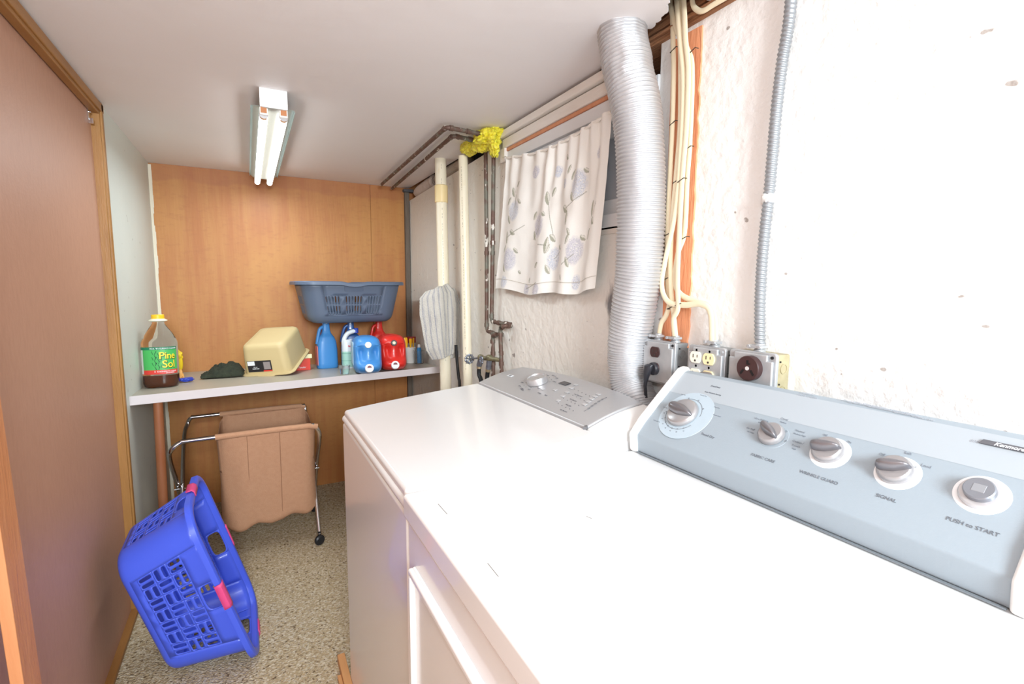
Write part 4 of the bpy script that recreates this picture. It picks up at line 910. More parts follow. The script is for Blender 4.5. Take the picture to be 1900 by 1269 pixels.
# white and green bottle with a loop handle
M = on_shelf(.500, 2.93, .1); t = thing('softener_bottle', 'white bottle with a pale green label and arched white handle, behind the blue dispenser', 'bottle', M=M)
wm_ = mat('bottle_white', (228, 236, 242), .35)
mb = MB(); loft(mb, [(0, .040, .032, 0, 0), (.006, .043, .034, 0, 0), (.08, .043, .034, 0, 0), (.12, .040, .033, -.002, 0), (.15, .030, .028, -.010, 0), (.165, .02, .02, -.016, 0)], .65); obj('bottle_body', mb, wm_, t, world=False, smooth=60)
mb = MB(); mb.tube(cat([(-.030, 0, .12), (-.030, 0, .16), (-.012, 0, .195), (.020, 0, .210), (.045, 0, .212)], 8), .0125, 14); obj('handle', mb, wm_, t, world=False)
mb = MB(); loft(mb, [(.01, .0436, .0346, 0, 0), (.082, .0436, .0346, 0, 0), (.098, .0425, .0342, -.001, 0)], .65); o = obj('label', mb, mat('label_mint', (168, 214, 200), .4), t, world=False, smooth=60); o['label'] = 'pale green label'
mb = MB(); loft(mb, [(.045, .0440, .035, 0, 0), (.047, .0440, .035, 0, 0)], .65); loft(mb, [(.085, .0440, .035, 0, 0), (.087, .0440, .035, 0, 0)], .65); obj('label_stripe', mb, mat('label_stripe_green', (70, 150, 124), .4), t, world=False, smooth=60)
mb = MB(); mb.lathe([(.014, .200), (.014, .226), (.012, .229), (.001, .229)], Matrix.Translation((.040, .0, 0)), 24); o = obj('cap', mb, mat('cap_blue', (36, 66, 170), .4), t, world=False)
mb = MB(); mb.prism([(-.018, .128), (-.006, .124), (-.004, .130), (-.016, .134)], lambda a, b_, h: V((a, -h, b_)), .0345, .0362); obj('brand_mark', mb, mat('mark_pink', (222, 90, 110), .5), t, world=False)
# dispenser jugs lying down
def dispenser(x, y, rz, m, label, capm, capin, labm):
    t = thing('detergent_dispenser', label, 'detergent jug', M=on_shelf(x, y, rz))
    hw, hd, hz = .072, .135, .098
    def dsp(p):
        p = p.copy(); z = p.z+hz; fr = max(0, (-p.y/hd-.35)/.65)
        # lower front bulge, waist grips
        if p.y < 0:
            low = math.exp(-((z-.038)/.034)**2); up = 1-low
            p.y -= fr*(.032*low)
            g = math.exp(-(((abs(p.x)-.034)/.015)**2))*math.exp(-(((z-.112)/.028)**2)); p.y += fr*.030*g
            r_ = math.exp(-((p.x/.010)**2))*math.exp(-(((z-.105)/.04)**2)); p.y -= fr*.006*r_
            c_ = math.exp(-((z-.072)/.007)**2); p.y += fr*.010*c_
        if z > .15: p.z -= (abs(p.x)/hw)**2*.012
        return p
    mb = MB(); mb.sell((0, 0, hz), hw, hd, hz, .42, .45, 112, 88, disp=dsp); obj('jug_body', mb, m, t, world=False, smooth=180)
    F2 = frame((0, -hd+.002, .152), (1, 0, 0), (0, .12, .99))
    mb = MB(); mb.lathe([(.016, -.012), (.016, .008), (.0145, .0105), (.001, .0105)], F2, 28); vc = obj('vent_cap', mb, capm, t, world=False)
    mb = MB(); mb.lathe([(.0085, .0104), (.008, .0125), (.001, .0125)], F2, 24); obj('vent_cap_centre', mb, capin, vc, world=False)
    F3 = frame((0, -hd-.026, .036), (1, 0, 0), (0, .25, .97))
    mb = MB(); mb.lathe([(.0215, -.012), (.0215, .004), (.020, .007), (.001, .007)], F3, 32); tp = obj('tap', mb, mat('tap_white', (238, 238, 240), .35), t, world=False)
    mb = MB(); mb.prism([(.011*cos(k*pi/10), .011*sin(k*pi/10)+.001) for k in range(11)], lambda a, b_, h: F3 @ V((a, b_, h)), .0068, .0095); obj('tap_button', mb, mat('tap_maroon', (110, 40, 44), .4), tp, world=False)
    mb = MB(); mb.box((-.0035, -.018, .0068), (.0035, -.002, .0125), F3); mb.box((-.013, -.006, .0068), (.013, -.002, .010), F3); obj('tap_lever', mb, whited, tp, world=False, bevel=.001)
    mb = MB(); mb.box((-hw-.0012, -.075, .045), (-hw+.006, .09, .165)) ; obj('side_label', mb, labm, t, world=False, bevel=.004)
    return t
dispenser(.545, 2.690, -.12, jug_b, 'blue detergent jug lying on its side with a white tap, left of the red one', mat('cap_ivory', (240, 236, 214), .4), mat('cap_ivory2', (250, 248, 236), .4), mat('disp_label_pale', (176, 206, 222), .45))
dispenser(.695, 2.760, -.12, jug_r, 'red detergent dispenser jug lying on its side with a white tap', mat('cap_black', (40, 30, 30), .4), mat('cap_cream', (240, 226, 190), .4), jug_r)
# clear measuring cup in front
def cup(x, y, r0, r1, h, name, label, m=clear_pl, rz=0, group=None):
    t = thing(name, label, 'cup', M=on_shelf(x, y, rz), group=group); mb = MB()
    mb.lathe([(r0*.9, 0), (r0, .002), (r1, h-.002), (r1+.0015, h), (r1, h+.001), (r1-.0012, h), (r0-.0012, .003), (.001, .003)], None, 36); obj('cup_wall', mb, m, t, world=False, smooth=50); return t
cup(.425, 2.66, .022, .028, .045, 'measuring_cup', 'clear plastic measuring cup in front of the blue dispenser jug')
t = cup(.868, 2.975, .026, .034, .098, 'plastic_cup', 'white plastic tumbler full of yellow scoops', mat('cup_white', (236, 230, 224), .4))
ys = mat('scoop_yellow', (250, 186, 30), .4)
for k, (dx, dy, lean, h) in enumerate(((-.020, .004, -.18, .088), (-.002, -.008, -.0, .080), (.016, .0, .12, .084))):
    M2 = on_shelf(.868+dx*.7, 2.975+dy, 0) @ Matrix.Translation((0, 0, .006)) @ Matrix.Rotation(lean*.5, 4, 'Y') @ Matrix.Rotation(k*.5, 4, 'Z')
    mb = MB(); mb.rings([[V((a*w2, .0045*b_-.004*(a*a), z)) for a, b_ in ((-1, 0), (-.6, -1), (0, -1.2), (.6, -1), (1, 0), (.6, .4), (0, .3), (-.6, .4))] for z, w2 in ((0, .003), (.05, .004), (.10, .006), (.12, .011), (h+.06, .012), (h+.066, .009))], True, True, True)
    mb.v = [M2 @ p for p in mb.v]
    tag(obj('plastic_scoop', mb, ys, smooth=50), ('left yellow plastic scoop in the white tumbler', 'middle yellow plastic scoop in the white tumbler', 'right yellow plastic scoop in the white tumbler')[k], 'scoop', 'yellow scoops in the white tumbler')
M = on_shelf(.912, 3.10); t = thing('lidded_jar', 'translucent jar with a dark red lid behind the clear cup', 'jar', M=M)
mb = MB(); mb.lathe([(.026, 0), (.028, .004), (.028, .115), (.026, .12)], None, 32); obj('jar_body', mb, mat('jar_frost', (206, 206, 204), .25, trans=.4), t, world=False)
mb = MB(); mb.lathe([(.030, .118), (.030, .155), (.028, .157), (.001, .157)], None, 32); o = obj('lid', mb, mat('lid_maroon', (150, 34, 40), .4), t, world=False)
cup(.905, 2.92, .027, .034, .080, 'plastic_cup', 'clear plastic cup holding a small blue bottle, beside the striped towel')
M = on_shelf(.907, 2.92, 0, .005); t = thing('small_bottle', 'small blue bottle with a white cap inside the clear plastic cup', 'bottle', M=M)
mb = MB(); mb.lathe([(.012, .0), (.014, .003), (.014, .085), (.009, .095)], None, 24); obj('bottle_body', mb, mat('bottle_blue', (46, 132, 190), .25), t, world=False); mb = MB(); mb.lathe([(.0085, .094), (.008, .112), (.001, .112)], None, 20); obj('cap', mb, whited, t, world=False)

# ================================================================== HAMPER
t = thing('laundry_hamper', 'folding chrome hamper with a tan fabric bag on casters under the shelf', 'laundry hamper', (-.03, 2.72, 0))
xl, xr, ya, yb, zt, rr_ = -.335, .278, 2.50, 2.95, .610, .0095
def loop(y_top, y_bot, dx=0):
    return cat([(xl+dx, y_bot, .055), (xl+dx, y_top+(y_bot-y_top)*.55, .33), (xl+dx, y_top+(y_bot-y_top)*.12, zt-.09), (xl+.012+dx, y_top, zt-.035), (xl+.05, y_top, zt-.004), (xl+.10, y_top, zt), (xr-.08, y_top, zt+.006), (xr-.03, y_top, zt), (xr-.006-dx, y_top+(y_bot-y_top)*.02, zt-.03), (xr-dx, y_top+(y_bot-y_top)*.12, zt-.09), (xr-dx, y_top+(y_bot-y_top)*.55, .33), (xr-dx, y_bot, .055)], 8)
for yt, yb_, dx, nm in ((ya, yb-.03, 0, 'front'), (yb, ya+.015, .02, 'rear')):
    mb = MB(); mb.tube(loop(yt, yb_, dx), rr_, 14); obj('frame_tube', mb, chrome, t, smooth=60)
for x in (xl, xr):
    mb = MB(); s = 1 if x < 0 else -1; mb.tube([(x-s*.012, 2.715, .325), (x+s*.030, 2.715, .325)], .004, 10); obj('pivot_rivet', mb, chrome, t)
for x, y in ((xl+.02, ya+.015), (xr-.02, ya+.015), (xl, yb-.03), (xr, yb-.03)):
    mb = MB(); mb.lathe([(.001, -.011), (.018, -.011), (.0245, -.006), (.0255, 0), (.0245, .006), (.018, .011), (.001, .011)], frame((x, y, .0256), (.9, .4, 0), (0, 0, 1)), 28); c_ = obj('caster', mb, mat('caster_black', (34, 36, 40), .4), t); mb = MB(); mb.tube([(x, y, .048), (x, y, .07)], .007, 10); obj('caster_stem', mb, black_rub, c_)
fab = mat('tan_canvas', (196, 150, 118), .9, var=(60, (188, 140, 108), .3), bump=(260, .25))
bx0, bx1 = -.160, .262
def bag(a, b_):
    # a around, b_ down: 0 top .. 1 bottom centre
    dn = min(1, b_/.78); ins = max(0, (b_-.78)/.22)
    z = zt-.004-(zt-.165)*dn; th = 2*pi*a+pi/4
    hx = (bx1-bx0)/2*(1.0-.02*sin(pi*dn)); hy = (yb-ya)/2*(1-.28*dn**1.2); cx, cy = (bx0+bx1)/2, (ya+yb)/2
    e = .28+.12*dn; c_, s_ = cos(th), sin(th)
    x = hx*math.copysign(abs(c_)**e, c_); y = hy*math.copysign(abs(s_)**e, s_)
    if b_ < .78:
        side = abs(x)/hx
        if side > .93: z -= .05*(1-dn)*max(0, 1-(abs(y)/hy)**2)*(1 if b_ < .3 else 0)   # sagging open sides
    fr = 1 if y < 0 else .6
    y += -.012*fr*sin(pi*dn)*math.copysign(1, -y)*-1*(.5+.5*cos((x+.03)*46))
    y += .010*mn.noise(V((x*9, dn*2.0, 3 if y < 0 else 8)))*dn
    x += .006*mn.noise(V((y*12, dn*3, 1)))*dn
    if b_ >= .78:
        k = 1-ins; q = sqrt(max(0, 1-k*k)); lobes = .018*cos((x-.02)*42)
        x *= (k**.7 if k > 0 else 0); y *= (k**.7 if k > 0 else 0); z -= .040*q
    z += -.012*dn*cos((x-.02)*42) - .018*dn*(-x/.2)
    return V((cx+x, cy+y, z))
mb = MB(); mb.grid(bag, 128, 60, True); bg = obj('bag', mb, fab, t, solid=.002, soff=0, smooth=180); bg['label'] = 'tan canvas bag'
for y, x0, x1 in ((ya, bx0+.002, bx1+.004), (yb, bx0, bx1-.01)):
    mb = MB(); fp = [p for p in loop(y, y+.0)][0:0]; mb.tube([(x0, y, zt+.0005), (x0+.1, y, zt+.002), (0.1, y, zt+.004), (xr-.05, y, zt+.0035), (x1, y, zt-.004)], .0135, 16); obj('sleeve', mb, fab, bg)
for x in (-.035, .10):
    mb = MB(); pts_ = []
    for k in range(20):
        dn = k/19; 
        aa = 0
        hx = (bx1-bx0)/2; hy = (yb-ya)/2*(1-.28*dn**1.2); y = (ya+yb)/2-hy-.0125*sin(pi*dn)*(.5+.5*cos((x-.051+.03)*46)) -.001; pts_.append((x, y, zt-.01-(zt-.20)*dn))
    mb.tube(pts_, .0016, 6); obj('seam', mb, mat('tan_seam', (160, 116, 88), .9), bg)

# ================================================================== PIPES at the right wall
pvc = mat('pvc_cream', (238, 228, 204), .35)
a = ntex(pvc, 30, (3, 3, .6), 4); mixc(pvc, mth(pvc, 'MULTIPLY', ramp(pvc, a, .55, .75), .4), (226, 206, 160))
def vpipe(name, label, ut, ub, x, r, prints=True, extra=None):
    a = at(*ut, 'x', x); b_ = at(*ub, 'x', x); y = (a.y+b_.y)/2
    t = thing(name, label, 'pipe', (x, y, 0)); mb = MB(); mb.tube([(x, b_.y+(b_.y-a.y)*.35*0, .02), (x, b_.y, b_.z), (x, a.y, a.z)], r, 28); obj('pipe_run', mb, pvc, t, smooth=60)
    mb = MB(); d = V((.35, -1, 0)).normalized(); z = a.z-.05
    while z > .9:
        h = random.uniform(.004, .014); f = (z-b_.z)/(a.z-b_.z); yy = b_.y+(a.y-b_.y)*f
        if random.random() < .75: c = V((x, yy, z))+V((-.72, -.70, 0)).normalized()*r*1.0 if prints == 1 else V((x, yy, z))+V((-.25, -.97, 0)).normalized()*r; mb.tube([c, c-V((0, 0, h))], .0009, 4)
        z -= h+random.uniform(.002, .006)
    obj('pipe_print', mb, mat('faded_print', (150, 140, 124), .7), t, smooth=0); return t, a, b_
tp, a1_, b1_ = vpipe('drain_pipe', 'wider cream plastic drain pipe with a coupling, the striped towel hung on it', (817, 288), (827, 712), .895, .029, 2)
yc_ = lambda z: b1_.y+(a1_.y-b1_.y)*(z-b1_.z)/(a1_.z-b1_.z)
cz_ = at(817, 360, 'x', .895).z; mb = MB(); mb.lathe([(.030, -.055), (.0335, -.052), (.0335, .030), (.030, .033)], Matrix.Translation((.895, yc_(cz_), cz_+.008)), 32); o = obj('coupling', mb, mat('pvc_coupling', (238, 214, 160), .35), tp); o['label'] = 'yellower coupling sleeve'
tp2, a2_, b2_ = vpipe('drain_pipe', 'narrower cream plastic pipe between the striped towel and the copper pipes', (859, 290), (868, 706), .900, .021, 1)
# striped towel hung over the wide pipe
ty_ = yc_(1.2); outl = [(778, 560), (786, 538), (808, 528), (838, 530), (852, 560), (855, 600), (852, 640), (840, 660), (812, 668), (800, 664), (790, 620)]
def towel(lst_l, lst_r, x, shift, seed):
    vs = []; cols = []; NV, NU = 70, 60
    for j in range(NV):
        v = j/(NV-1); row = []
        def lerp(lst):
            k = v*(len(lst)-1); i = min(int(k), len(lst)-2); f = k-i; return (lst[i][0]+(lst[i+1][0]-lst[i][0])*f, lst[i][1]+(lst[i+1][1]-lst[i][1])*f)
        Lp, Rp = lerp(lst_l), lerp(lst_r)
        for i in range(NU):
            u = i/(NU-1); px, py = Lp[0]+(Rp[0]-Lp[0])*u, Lp[1]+(Rp[1]-Lp[1])*u
            p = at(px, py, 'y', shift); fold = .010*sin(u*9+seed+v*1.5)+.006*mn.noise(V((u*6, v*4, seed)))
            p.y += -.03*sin(pi*u)**.7+fold; vs.append(p)
            s = (u*7.5+.12*mn.noise(V((v*3, u*3, seed)))) % 1; base = lin((232, 227, 218)); 
            st = max(0, 1-abs(s-.5)/.12)+.7*max(0, 1-abs(s-.72)/.05); k = min(1, st*.9)*(.7+.3*mn.noise(V((u*120, v*90, 2)))); bl_ = lin((66, 84, 140)); n_ = .94+.08*mn.noise(V((u*90, v*90, 7)))
            cols.append(tuple((base[q]*(1-k)+bl_[q]*k)*n_ for q in range(3)))
    mb = MB(); mb.add(vs, [(j*NU+i, j*NU+i+1, (j+1)*NU+i+1, (j+1)*NU+i) for j in range(NV-1) for i in range(NU-1)]); return mb, cols
terry = mat('striped_terry', (220, 214, 204), .95, attr='paint', bump=(260, .9))
t = thing('hand_towel', 'grey and blue striped towel draped over the wide cream drain pipe', 'towel', (.87, ty_, 1.0))
mb, cols = towel([(790, 541), (779, 554), (780, 585), (786, 620), (792, 650), (803, 668)], [(830, 526), (843, 540), (846, 570), (846, 600), (845, 635), (840, 656)], 0, ty_-.055, 0); obj('front_layer', mb, terry, t, solid=.006, soff=0, smooth=180, cols=cols)
mb, cols = towel([(834, 534), (838, 560), (836, 600), (832, 640), (828, 664)], [(842, 536), (854, 570), (860, 610), (861, 645), (859, 660)], 0, ty_-.005, 2); obj('back_layer', mb, terry, t, solid=.006, soff=0, smooth=180, cols=cols)
mb = MB(); f_ = lambda u, v: at(u, v, 'y', ty_-.02); mb.tube(cat([at(806, 538, 'y', ty_-.05), at(815, 533, 'y', ty_-.04), at(835, 534, 'y', ty_-.01)], 6), .006, 10); obj('top_fold', mb, mat('terry_plain', (226, 220, 210), .95, bump=(260, .9)), t)
# thin black hose behind the pipes
mb = MB(); P = [at(u, v, 'x', .925) for u, v in ((846, 640), (848, 670), (851, 700), (853, 720))]; P.append(P[-1]+V((0, 0, -.3))); mb.tube(cat(P, 6), .0075, 12)
tag(obj('drain_hose', mb, black_rub), 'thin black hose hanging below the towel between the two cream pipes', 'hose')
# copper water lines
cop = mat('old_copper', (104, 80, 70), .55, .3)
a = ntex(cop, 22, (1, 1, 1), 4); mixc(cop, mth(cop, 'MULTIPLY', ramp(cop, a, .50, .62), .7), (120, 124, 112)); a = ntex(cop, 34, (1.2, 1, .6), 5); mixc(cop, ramp(cop, a, .615, .64), (214, 208, 198))
def run(label, pts, r=.0088, name='copper_pipe', m=cop, fit=()):
    W3 = []
    for p in pts: W3.append(at(p[0], p[1], p[2], p[3]) if len(p) == 4 else V(p))
    t = thing(name, label, 'pipe', W3[-1])
    # rounded elbows
    out = [W3[0]]
    for i in range(1, len(W3)-1):
        a, b_, c = W3[i-1], W3[i], W3[i+1]; d1 = min(.02, (a-b_).length*.4); d2_ = min(.02, (c-b_).length*.4); p1 = b_+(a-b_).normalized()*d1; p2 = b_+(c-b_).normalized()*d2_
        for k in range(5): f = k/4; out.append((p1*(1-f)+b_*f)*(1-f)+(b_*(1-f)+p2*f)*f)
    out.append(W3[-1]); mb = MB(); mb.tube(out, r, 16); obj('pipe_run', mb, m, t, smooth=60)
    for i in range(1, len(W3)-1):
        for q in (W3[i-1], W3[i+1]):
            d = (q-W3[i]).normalized(); L_ = (q-W3[i]).length
            if L_ < .03: continue
            mb = MB(); mb.tube([W3[i]+d*.014, W3[i]+d*.030], r*1.22, 16); obj('solder_collar', mb, m, t)
    return t
ZC = HZ-.022
run('outer copper pipe along the ceiling, elbowing toward the yellow bags', [(707, 343, 'z', ZC), (828, 236, 'z', ZC), (878, 246, 'z', ZC), (.95, 1.93, ZC-.004)])
run('inner copper pipe along the ceiling, nearer the drain pipes', [(727, 350, 'z', ZC), (840, 252, 'z', ZC), (880, 260, 'z', ZC), (.95, 2.0, ZC-.004)])
XC = .940
run('left of the two long copper pipes running down the wall to the valves', [(901, 275, 'x', XC), (903, 460, 'x', XC), (903, 612, 'x', XC), (918, 620, 'x', XC), (934, 621, 'x', RX)])
run('right of the two long copper pipes running down the wall beside the window', [(916, 275, 'x', XC), (914, 460, 'x', XC), (912, 596, 'x', XC), (930, 600, 'x', XC), (950, 602, 'x', RX)])
run('short copper riser ending in the left side of the valve pair', [(928, 622, 'x', RX-.004), (922, 621, 'x', XC-.008), (914, 624, 'x', XC-.014), (915, 665, 'x', XC-.014), (915, 712, 'x', XC-.014), (.926, 1.83, .62)])
run('reddish copper riser right of the valve pair, running behind the washer', [(948, 605, 'x', RX-.004), (936, 604, 'x', XC-.012), (928, 610, 'x', XC-.014), (930, 665, 'x', XC-.014), (931, 706, 'x', XC-.014), (.926, 1.70, .62)])
# valves
brass = mat('tarnished_brass', (112, 108, 84), .5, .5, var=(60, (150, 142, 112), .3)); pew = mat('pewter_valve', (96, 100, 112), .4, .6, var=(70, (150, 152, 160), .3))
XV = .905
t = thing('shutoff_valve', 'pair of tarnished washer shut-off valves on the copper risers, wheel handle on the left', 'valve', at(900, 670, 'x', XV))
mb = MB(); g = lambda u, v, x=XV: at(u, v, 'x', x)
mb.tube([g(928, 668, .926), g(914, 666), g(892, 664)], .009, 14); mb.sell(g(908, 664), .014, .02, .014, .8, .8, 20, 14); mb.sell(g(892, 664), .013, .018, .016, .8, .8, 20, 14); obj('valve_body', mb, brass, t)
mb = MB(); mb.tube([g(892, 666), g(889, 678)], .0125, 14); obj('hose_coupling', mb, pew, t); mb = MB(); mb.tube([g(908, 668), g(906, 684)], .012, 14); obj('hose_coupling', mb, pew, t)
mb = MB(); hc = g(871, 666, XV-.004); mb.tube([g(890, 664), hc], .004, 8)
axd = (g(890, 664)-hc).normalized(); Mh = frame(hc, V((0, 0, 1)), axd.cross(V((0, 0, 1))))
mb.tube([Mh @ V(((.019+.0028*cos(10*a_))*cos(a_), (.019+.0028*cos(10*a_))*sin(a_), 0)) for a_ in [2*pi*k/50 for k in range(51)]], .0042, 8)
for k in range(5): a_ = 2*pi*k/5; mb.tube([hc, Mh @ V((.019*cos(a_), .019*sin(a_), 0))], .003, 6)
obj('wheel_handle', mb, pew, t)
mb = MB(); hc = g(893, 668, XV-.03); Mh = frame(hc, V((0, 0, 1)), V((0, 1, 0))); mb.tube([g(893, 666), hc], .004, 8); mb.tube([Mh @ V(((.014+.002*cos(8*a_))*cos(a_), (.014+.002*cos(8*a_))*sin(a_), 0)) for a_ in [2*pi*k/40 for k in range(41)]], .0038, 8); 
for k in range(4): a_ = 2*pi*k/4; mb.tube([hc, Mh @ V((.014*cos(a_), .014*sin(a_), 0))], .003, 6)
obj('wheel_handle', mb, pew, t)
for lab_, pts_ in (('left black washer supply hose under the valves', ((889, 678), (889, 695), (894, 716))), ('right black washer supply hose under the valves', ((906, 684), (904, 698), (905, 716)))):
    P = [g(u, v) for u, v in pts_]; P.append(P[-1]+V((.01, -.03, -.25))); tt_ = thing('water_hose', lab_, 'hose', P[0])
    mb = MB(); mb.tube(cat(P, 8), .0095, 14); obj('rubber_hose', mb, black_rub, tt_); mb = MB(); mb.tube([P[0], P[0].lerp(P[1], .35)], .0115, 14); obj('ferrule', mb, mat('ferrule_tan', (170, 150, 120), .4, .5), tt_)
# yellow plastic bags
yel = mat('yellow_film', (240, 230, 84), .3, var=(14, (232, 216, 50), .3), bump=(45, .8), sss=.2); 
c = at(905, 258, 'x', .915); t = thing('plastic_bag', 'larger bright yellow plastic bag knotted over the copper elbows at the ceiling', 'plastic bag', c)
mb = crump(MB(), c, .052, .088, .040, 1.6, .32, 1, 110, 70); mb2 = MB(); obj('bag_wad', mb, yel, t, smooth=60)
c2 = at(917, 272, 'x', .92); mb = crump(MB(), c2, .018, .030, .038, 1.8, .35, 4, 60, 44); obj('bag_tail', mb, yel, t, smooth=60)
c3 = at(893, 258, 'x', .91)
c = at(873, 272, 'x', .905); mb = crump(MB(), c, .030, .070, .036, 1.5, .30, 11, 90, 60); tag(obj('plastic_bag', mb, yel, smooth=60), 'smaller flat yellow plastic bag hanging left of the knotted one', 'plastic bag')
# rolled cloth stuffed on the ledge, and the grey roll next to it
tw = mat('rolled_cloth', (214, 200, 190), .95, bump=(120, .5), var=(20, (200, 186, 176), .3))
A = V((RX+.035, 2.86, 1.897)); Bp = V((RX+.030, 3.22, 1.882)); t = thing('rolled_towel', 'rolled pinkish white towel stuffed in the gap above the grey wall panel', 'towel', Bp)
mb = MB(); P = [A.lerp(Bp, k/30) for k in range(31)]; mb.tube(P, [.038+.005*mn.noise(V((k*.35, 0, 0)))-(.012*(k/30)**6) for k in range(31)], 24); obj('roll', mb, tw, t, smooth=180)
mb = MB(); MM = frame(A+V((0, -.003, 0)), (1, 0, 0), (0, 0, 1)); mb.tube([MM @ V(((.006+.030*k/60)*cos(k*.33), (.006+.030*k/60)*sin(k*.33), 0)) for k in range(61)], .0028, 6); obj('roll_end_spiral', mb, tw, t)
A = V((RX+.03, 2.36, 1.905)); Bp = V((RX+.03, 2.80, 1.893)); mb = MB(); mb.tube([A.lerp(Bp, k/20) for k in range(21)], [.032+.003*mn.noise(V((k*.4, 3, 0))) for k in range(21)], 20)
tag(obj('insulation_roll', mb, mat('grey_roll', (172, 160, 146), .9, bump=(60, .5)), smooth=180), 'grey-beige roll lying in the gap between the two cream drain pipes', 'insulation')

# ================================================================== CURTAIN
t = thing('window_curtain', 'short white curtain with pale blue hydrangea print, gathered over the basement window', 'curtain', (.94, 1.5, 1.27))
TL, TR, BLc, BR = (940, 290), (1134, 203), (921, 535), (1110, 538)
flowers = [(.13, .42, .055, 0), (.38, .53, .060, 1), (.13, .78, .060, 1), (.55, .78, .055, 0), (.75, .74, .062, 1), (.74, .34, .065, 0), (.30, .15, .035, 1), (.52, .20, .03, 0), (.10, .95, .035, 0), (.78, .93, .035, 0), (.42, .97, .035, 1), (.90, .20, .03, 1), (.30, .97, .03, 1), (.60, .30, .025, 0)]
leaves = []
for (fx, fy, r, k) in flowers:
    if r > .05: leaves += [(fx-.045, fy+.065, .9, .04), (fx-.06, fy-.075, 2.2, .035), (fx+.05, fy-.07, .5, .030)]
leaves += [(.10, .28, 1.1, .04), (.14, .22, 2.4, .03), (.45, .36, 1.3, .05), (.50, .33, 2.2, .035), (.48, .68, 1.8, .055), (.52, .64, .7, .04), (.63, .47, .4, .05), (.66, .53, 1.5, .045), (.60, .13, .5, .035), (.64, .22, 2.0, .03), (.09, .62, 1.2, .05), (.14, .58, .3, .04), (.88, .52, 1.5, .05), (.91, .60, .6, .04), (.86, .66, 2.4, .04), (.70, .62, .9, .03), (.40, .80, 2.6, .03), (.22, .86, .3, .02), (.66, .90, 1.2, .02), (.33, .90, 1.9, .02)]
stems = [((.45, .36), (.52, .62)), ((.63, .47), (.80, .40)), ((.09, .62), (.24, .52)), ((.55, .78), (.62, .72)), ((.48, .68), (.40, .66)), ((.13, .30), (.13, .40)), ((.90, .56), (.94, .50)), ((.38, .55), (.32, .62)), ((.75, .76), (.66, .82)), ((.30, .96), (.42, .92))]
Wc, Hc = .80, .55
def paint(u, v):
    base = lin((244, 242, 236)); col = base
    def mixit(c, k): return tuple(col[q]*(1-k)+c[q]*k for q in range(3))
    for fx, fy, r, k in flowers:
        dx, dy = (u-fx)*Wc, (v-fy)*Hc; d = sqrt(dx*dx+dy*dy)
        if d < r*.85:
            n1 = mn.noise(V((dx*150, dy*150, fx*9))); pet = abs(n1)
            c = lin((206, 212, 224)) if k == 0 else lin((204, 203, 214))
            edge = max(0, min(1, (r*.85-d)/(r*.25)+.4*mn.noise(V((dx*60, dy*60, 4))))); col = mixit(c, min(1, edge*(.85 if pet > .12 else .15)))
            if pet < .045: col = mixit(lin((150, 156, 170)), .7*edge)
    for lx, ly, an, L_ in leaves:
        dx, dy = (u-lx)*Wc, (v-ly)*Hc; a_ = dx*cos(an)+dy*sin(an); b_ = -dx*sin(an)+dy*cos(an); L2 = L_*.55
        if abs(a_) < L2:
            wd = .0095*(1-(a_/L2)**2)*(L_/.04)
            if abs(b_) < wd: col = mixit(lin((150, 152, 128)) if b_ > -.001 else lin((222, 221, 210)), .8)
            elif abs(b_) < wd+.0016: col = mixit(lin((128, 128, 116)), .6)
    for (x0, y0), (x1, y1) in stems:
        ax_, ay_ = (u-x0)*Wc, (v-y0)*Hc; bx_, by_ = (x1-x0)*Wc, (y1-y0)*Hc; tq = max(0, min(1, (ax_*bx_+ay_*by_)/(bx_*bx_+by_*by_)))
        d = sqrt((ax_-bx_*tq)**2+(ay_-by_*tq)**2)
        if d < .0016: col = mixit(lin((150, 150, 136)), .8)
    return col
NU, NV = 380, 280; vs = []; cols = []
rn = [random.uniform(0, 6.28) for _ in range(6)]
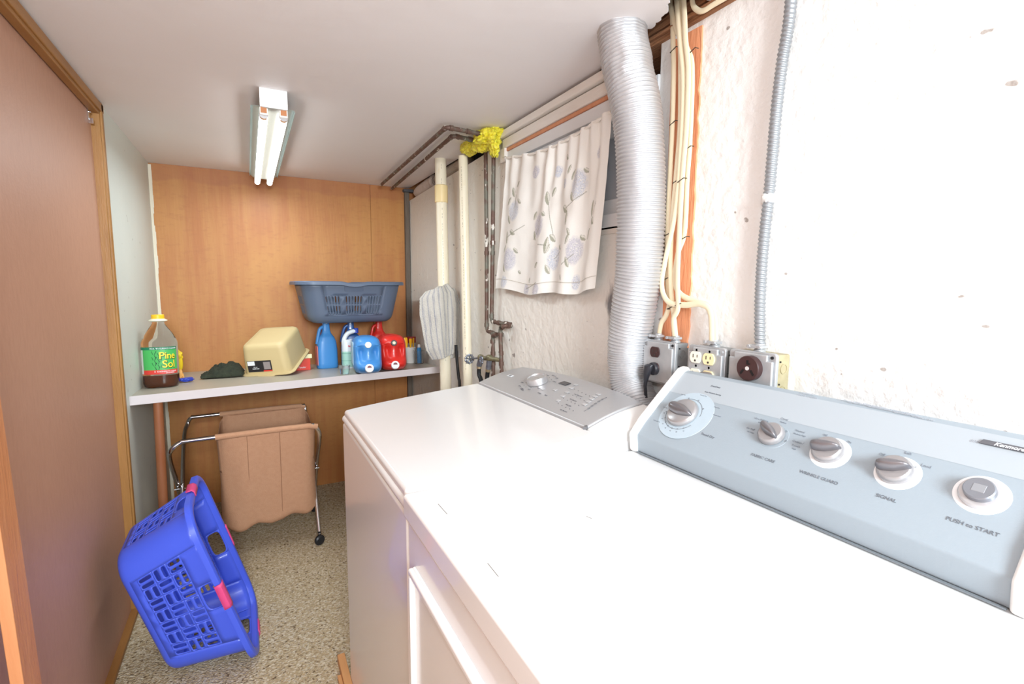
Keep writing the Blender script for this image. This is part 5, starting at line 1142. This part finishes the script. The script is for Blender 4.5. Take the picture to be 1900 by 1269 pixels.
def crv(u, v):
    top = (TL[0]+(TR[0]-TL[0])*u, TL[1]+(TR[1]-TL[1])*u + 22*sin(pi*u)**1.0*(1-u*.4)); bot = (BLc[0]+(BR[0]-BLc[0])*u, BLc[1]+(BR[1]-BLc[1])*u+9*sin(pi*u)-3*sin(u*14))
    return top[0]+(bot[0]-top[0])*v+(3*sin(pi*v) if u > .8 else 0), top[1]+(bot[1]-top[1])*v
for j in range(NV):
    v = j/(NV-1)
    for i in range(NU):
        u = i/(NU-1); px, py = crv(u, v); p = at(px, py, 'x', .940)
        amp = .007*(1-.35*v); ph = u*58*(1-.0*v)+2.0*mn.noise(V((u*4, v*1.2, 0))); lowf = sin(u*24+1.5*mn.noise(V((u*3, v, 4)))+v*1.1)
        p.x += amp*(1-min(1, v*1.6))*sin(ph)+(.009*min(1, v*1.5+.1))*lowf - .012*v + .003*mn.noise(V((u*14, v*9, 2)))
        vs.append(p); cols.append(paint(u, v))
mb = MB(); mb.add(vs, [(j*NU+i, j*NU+i+1, (j+1)*NU+i+1, (j+1)*NU+i) for j in range(NV-1) for i in range(NU-1)])
cm = mat('curtain_cotton', (240, 236, 228), .85, attr='paint', bump=(400, .1)); obj('curtain_panel', mb, cm, t, smooth=180, cols=cols)
mb = MB(); pts_ = [at(*crv(u, 0), 'x', .94) for u in [k/40 for k in range(41)]]; mb.tube([p+V((0, 0, -.006)) for p in pts_], [.0045+.0014*sin(k*2.2) for k in range(41)], 10); obj('gathered_header', mb, mat('curtain_plain', (240, 236, 228), .85), t)
mb = MB(); nail = at(1140, 197, 'x', RX-.018); mb.tube(cat([pts_[-1], (pts_[-1]+nail)/2+V((0, 0, -.006)), nail], 6), .003, 8); mb.tube([pts_[0], V((RX-.02, 1.885, pts_[0].z+.01))], .002, 8); obj('curtain_string', mb, mat('curtain_plain', (240, 236, 228), .85), t)
for j_, (v0, v1) in enumerate(((.925, .935),)):
    mb = MB(); mb.tube([at(*crv(u, .93), 'x', .94)+V((.009*sin(u*24+1.5*mn.noise(V((u*3, .93, 4)))+.93*1.1)-.012-.0008+.003*mn.noise(V((u*14, .93*9, 2))), 0, 0)) for u in [k/120 for k in range(121)]], .0009, 4); obj('hem_stitching', mb, mat('hem_thread', (214, 208, 198), .9), t, smooth=0)
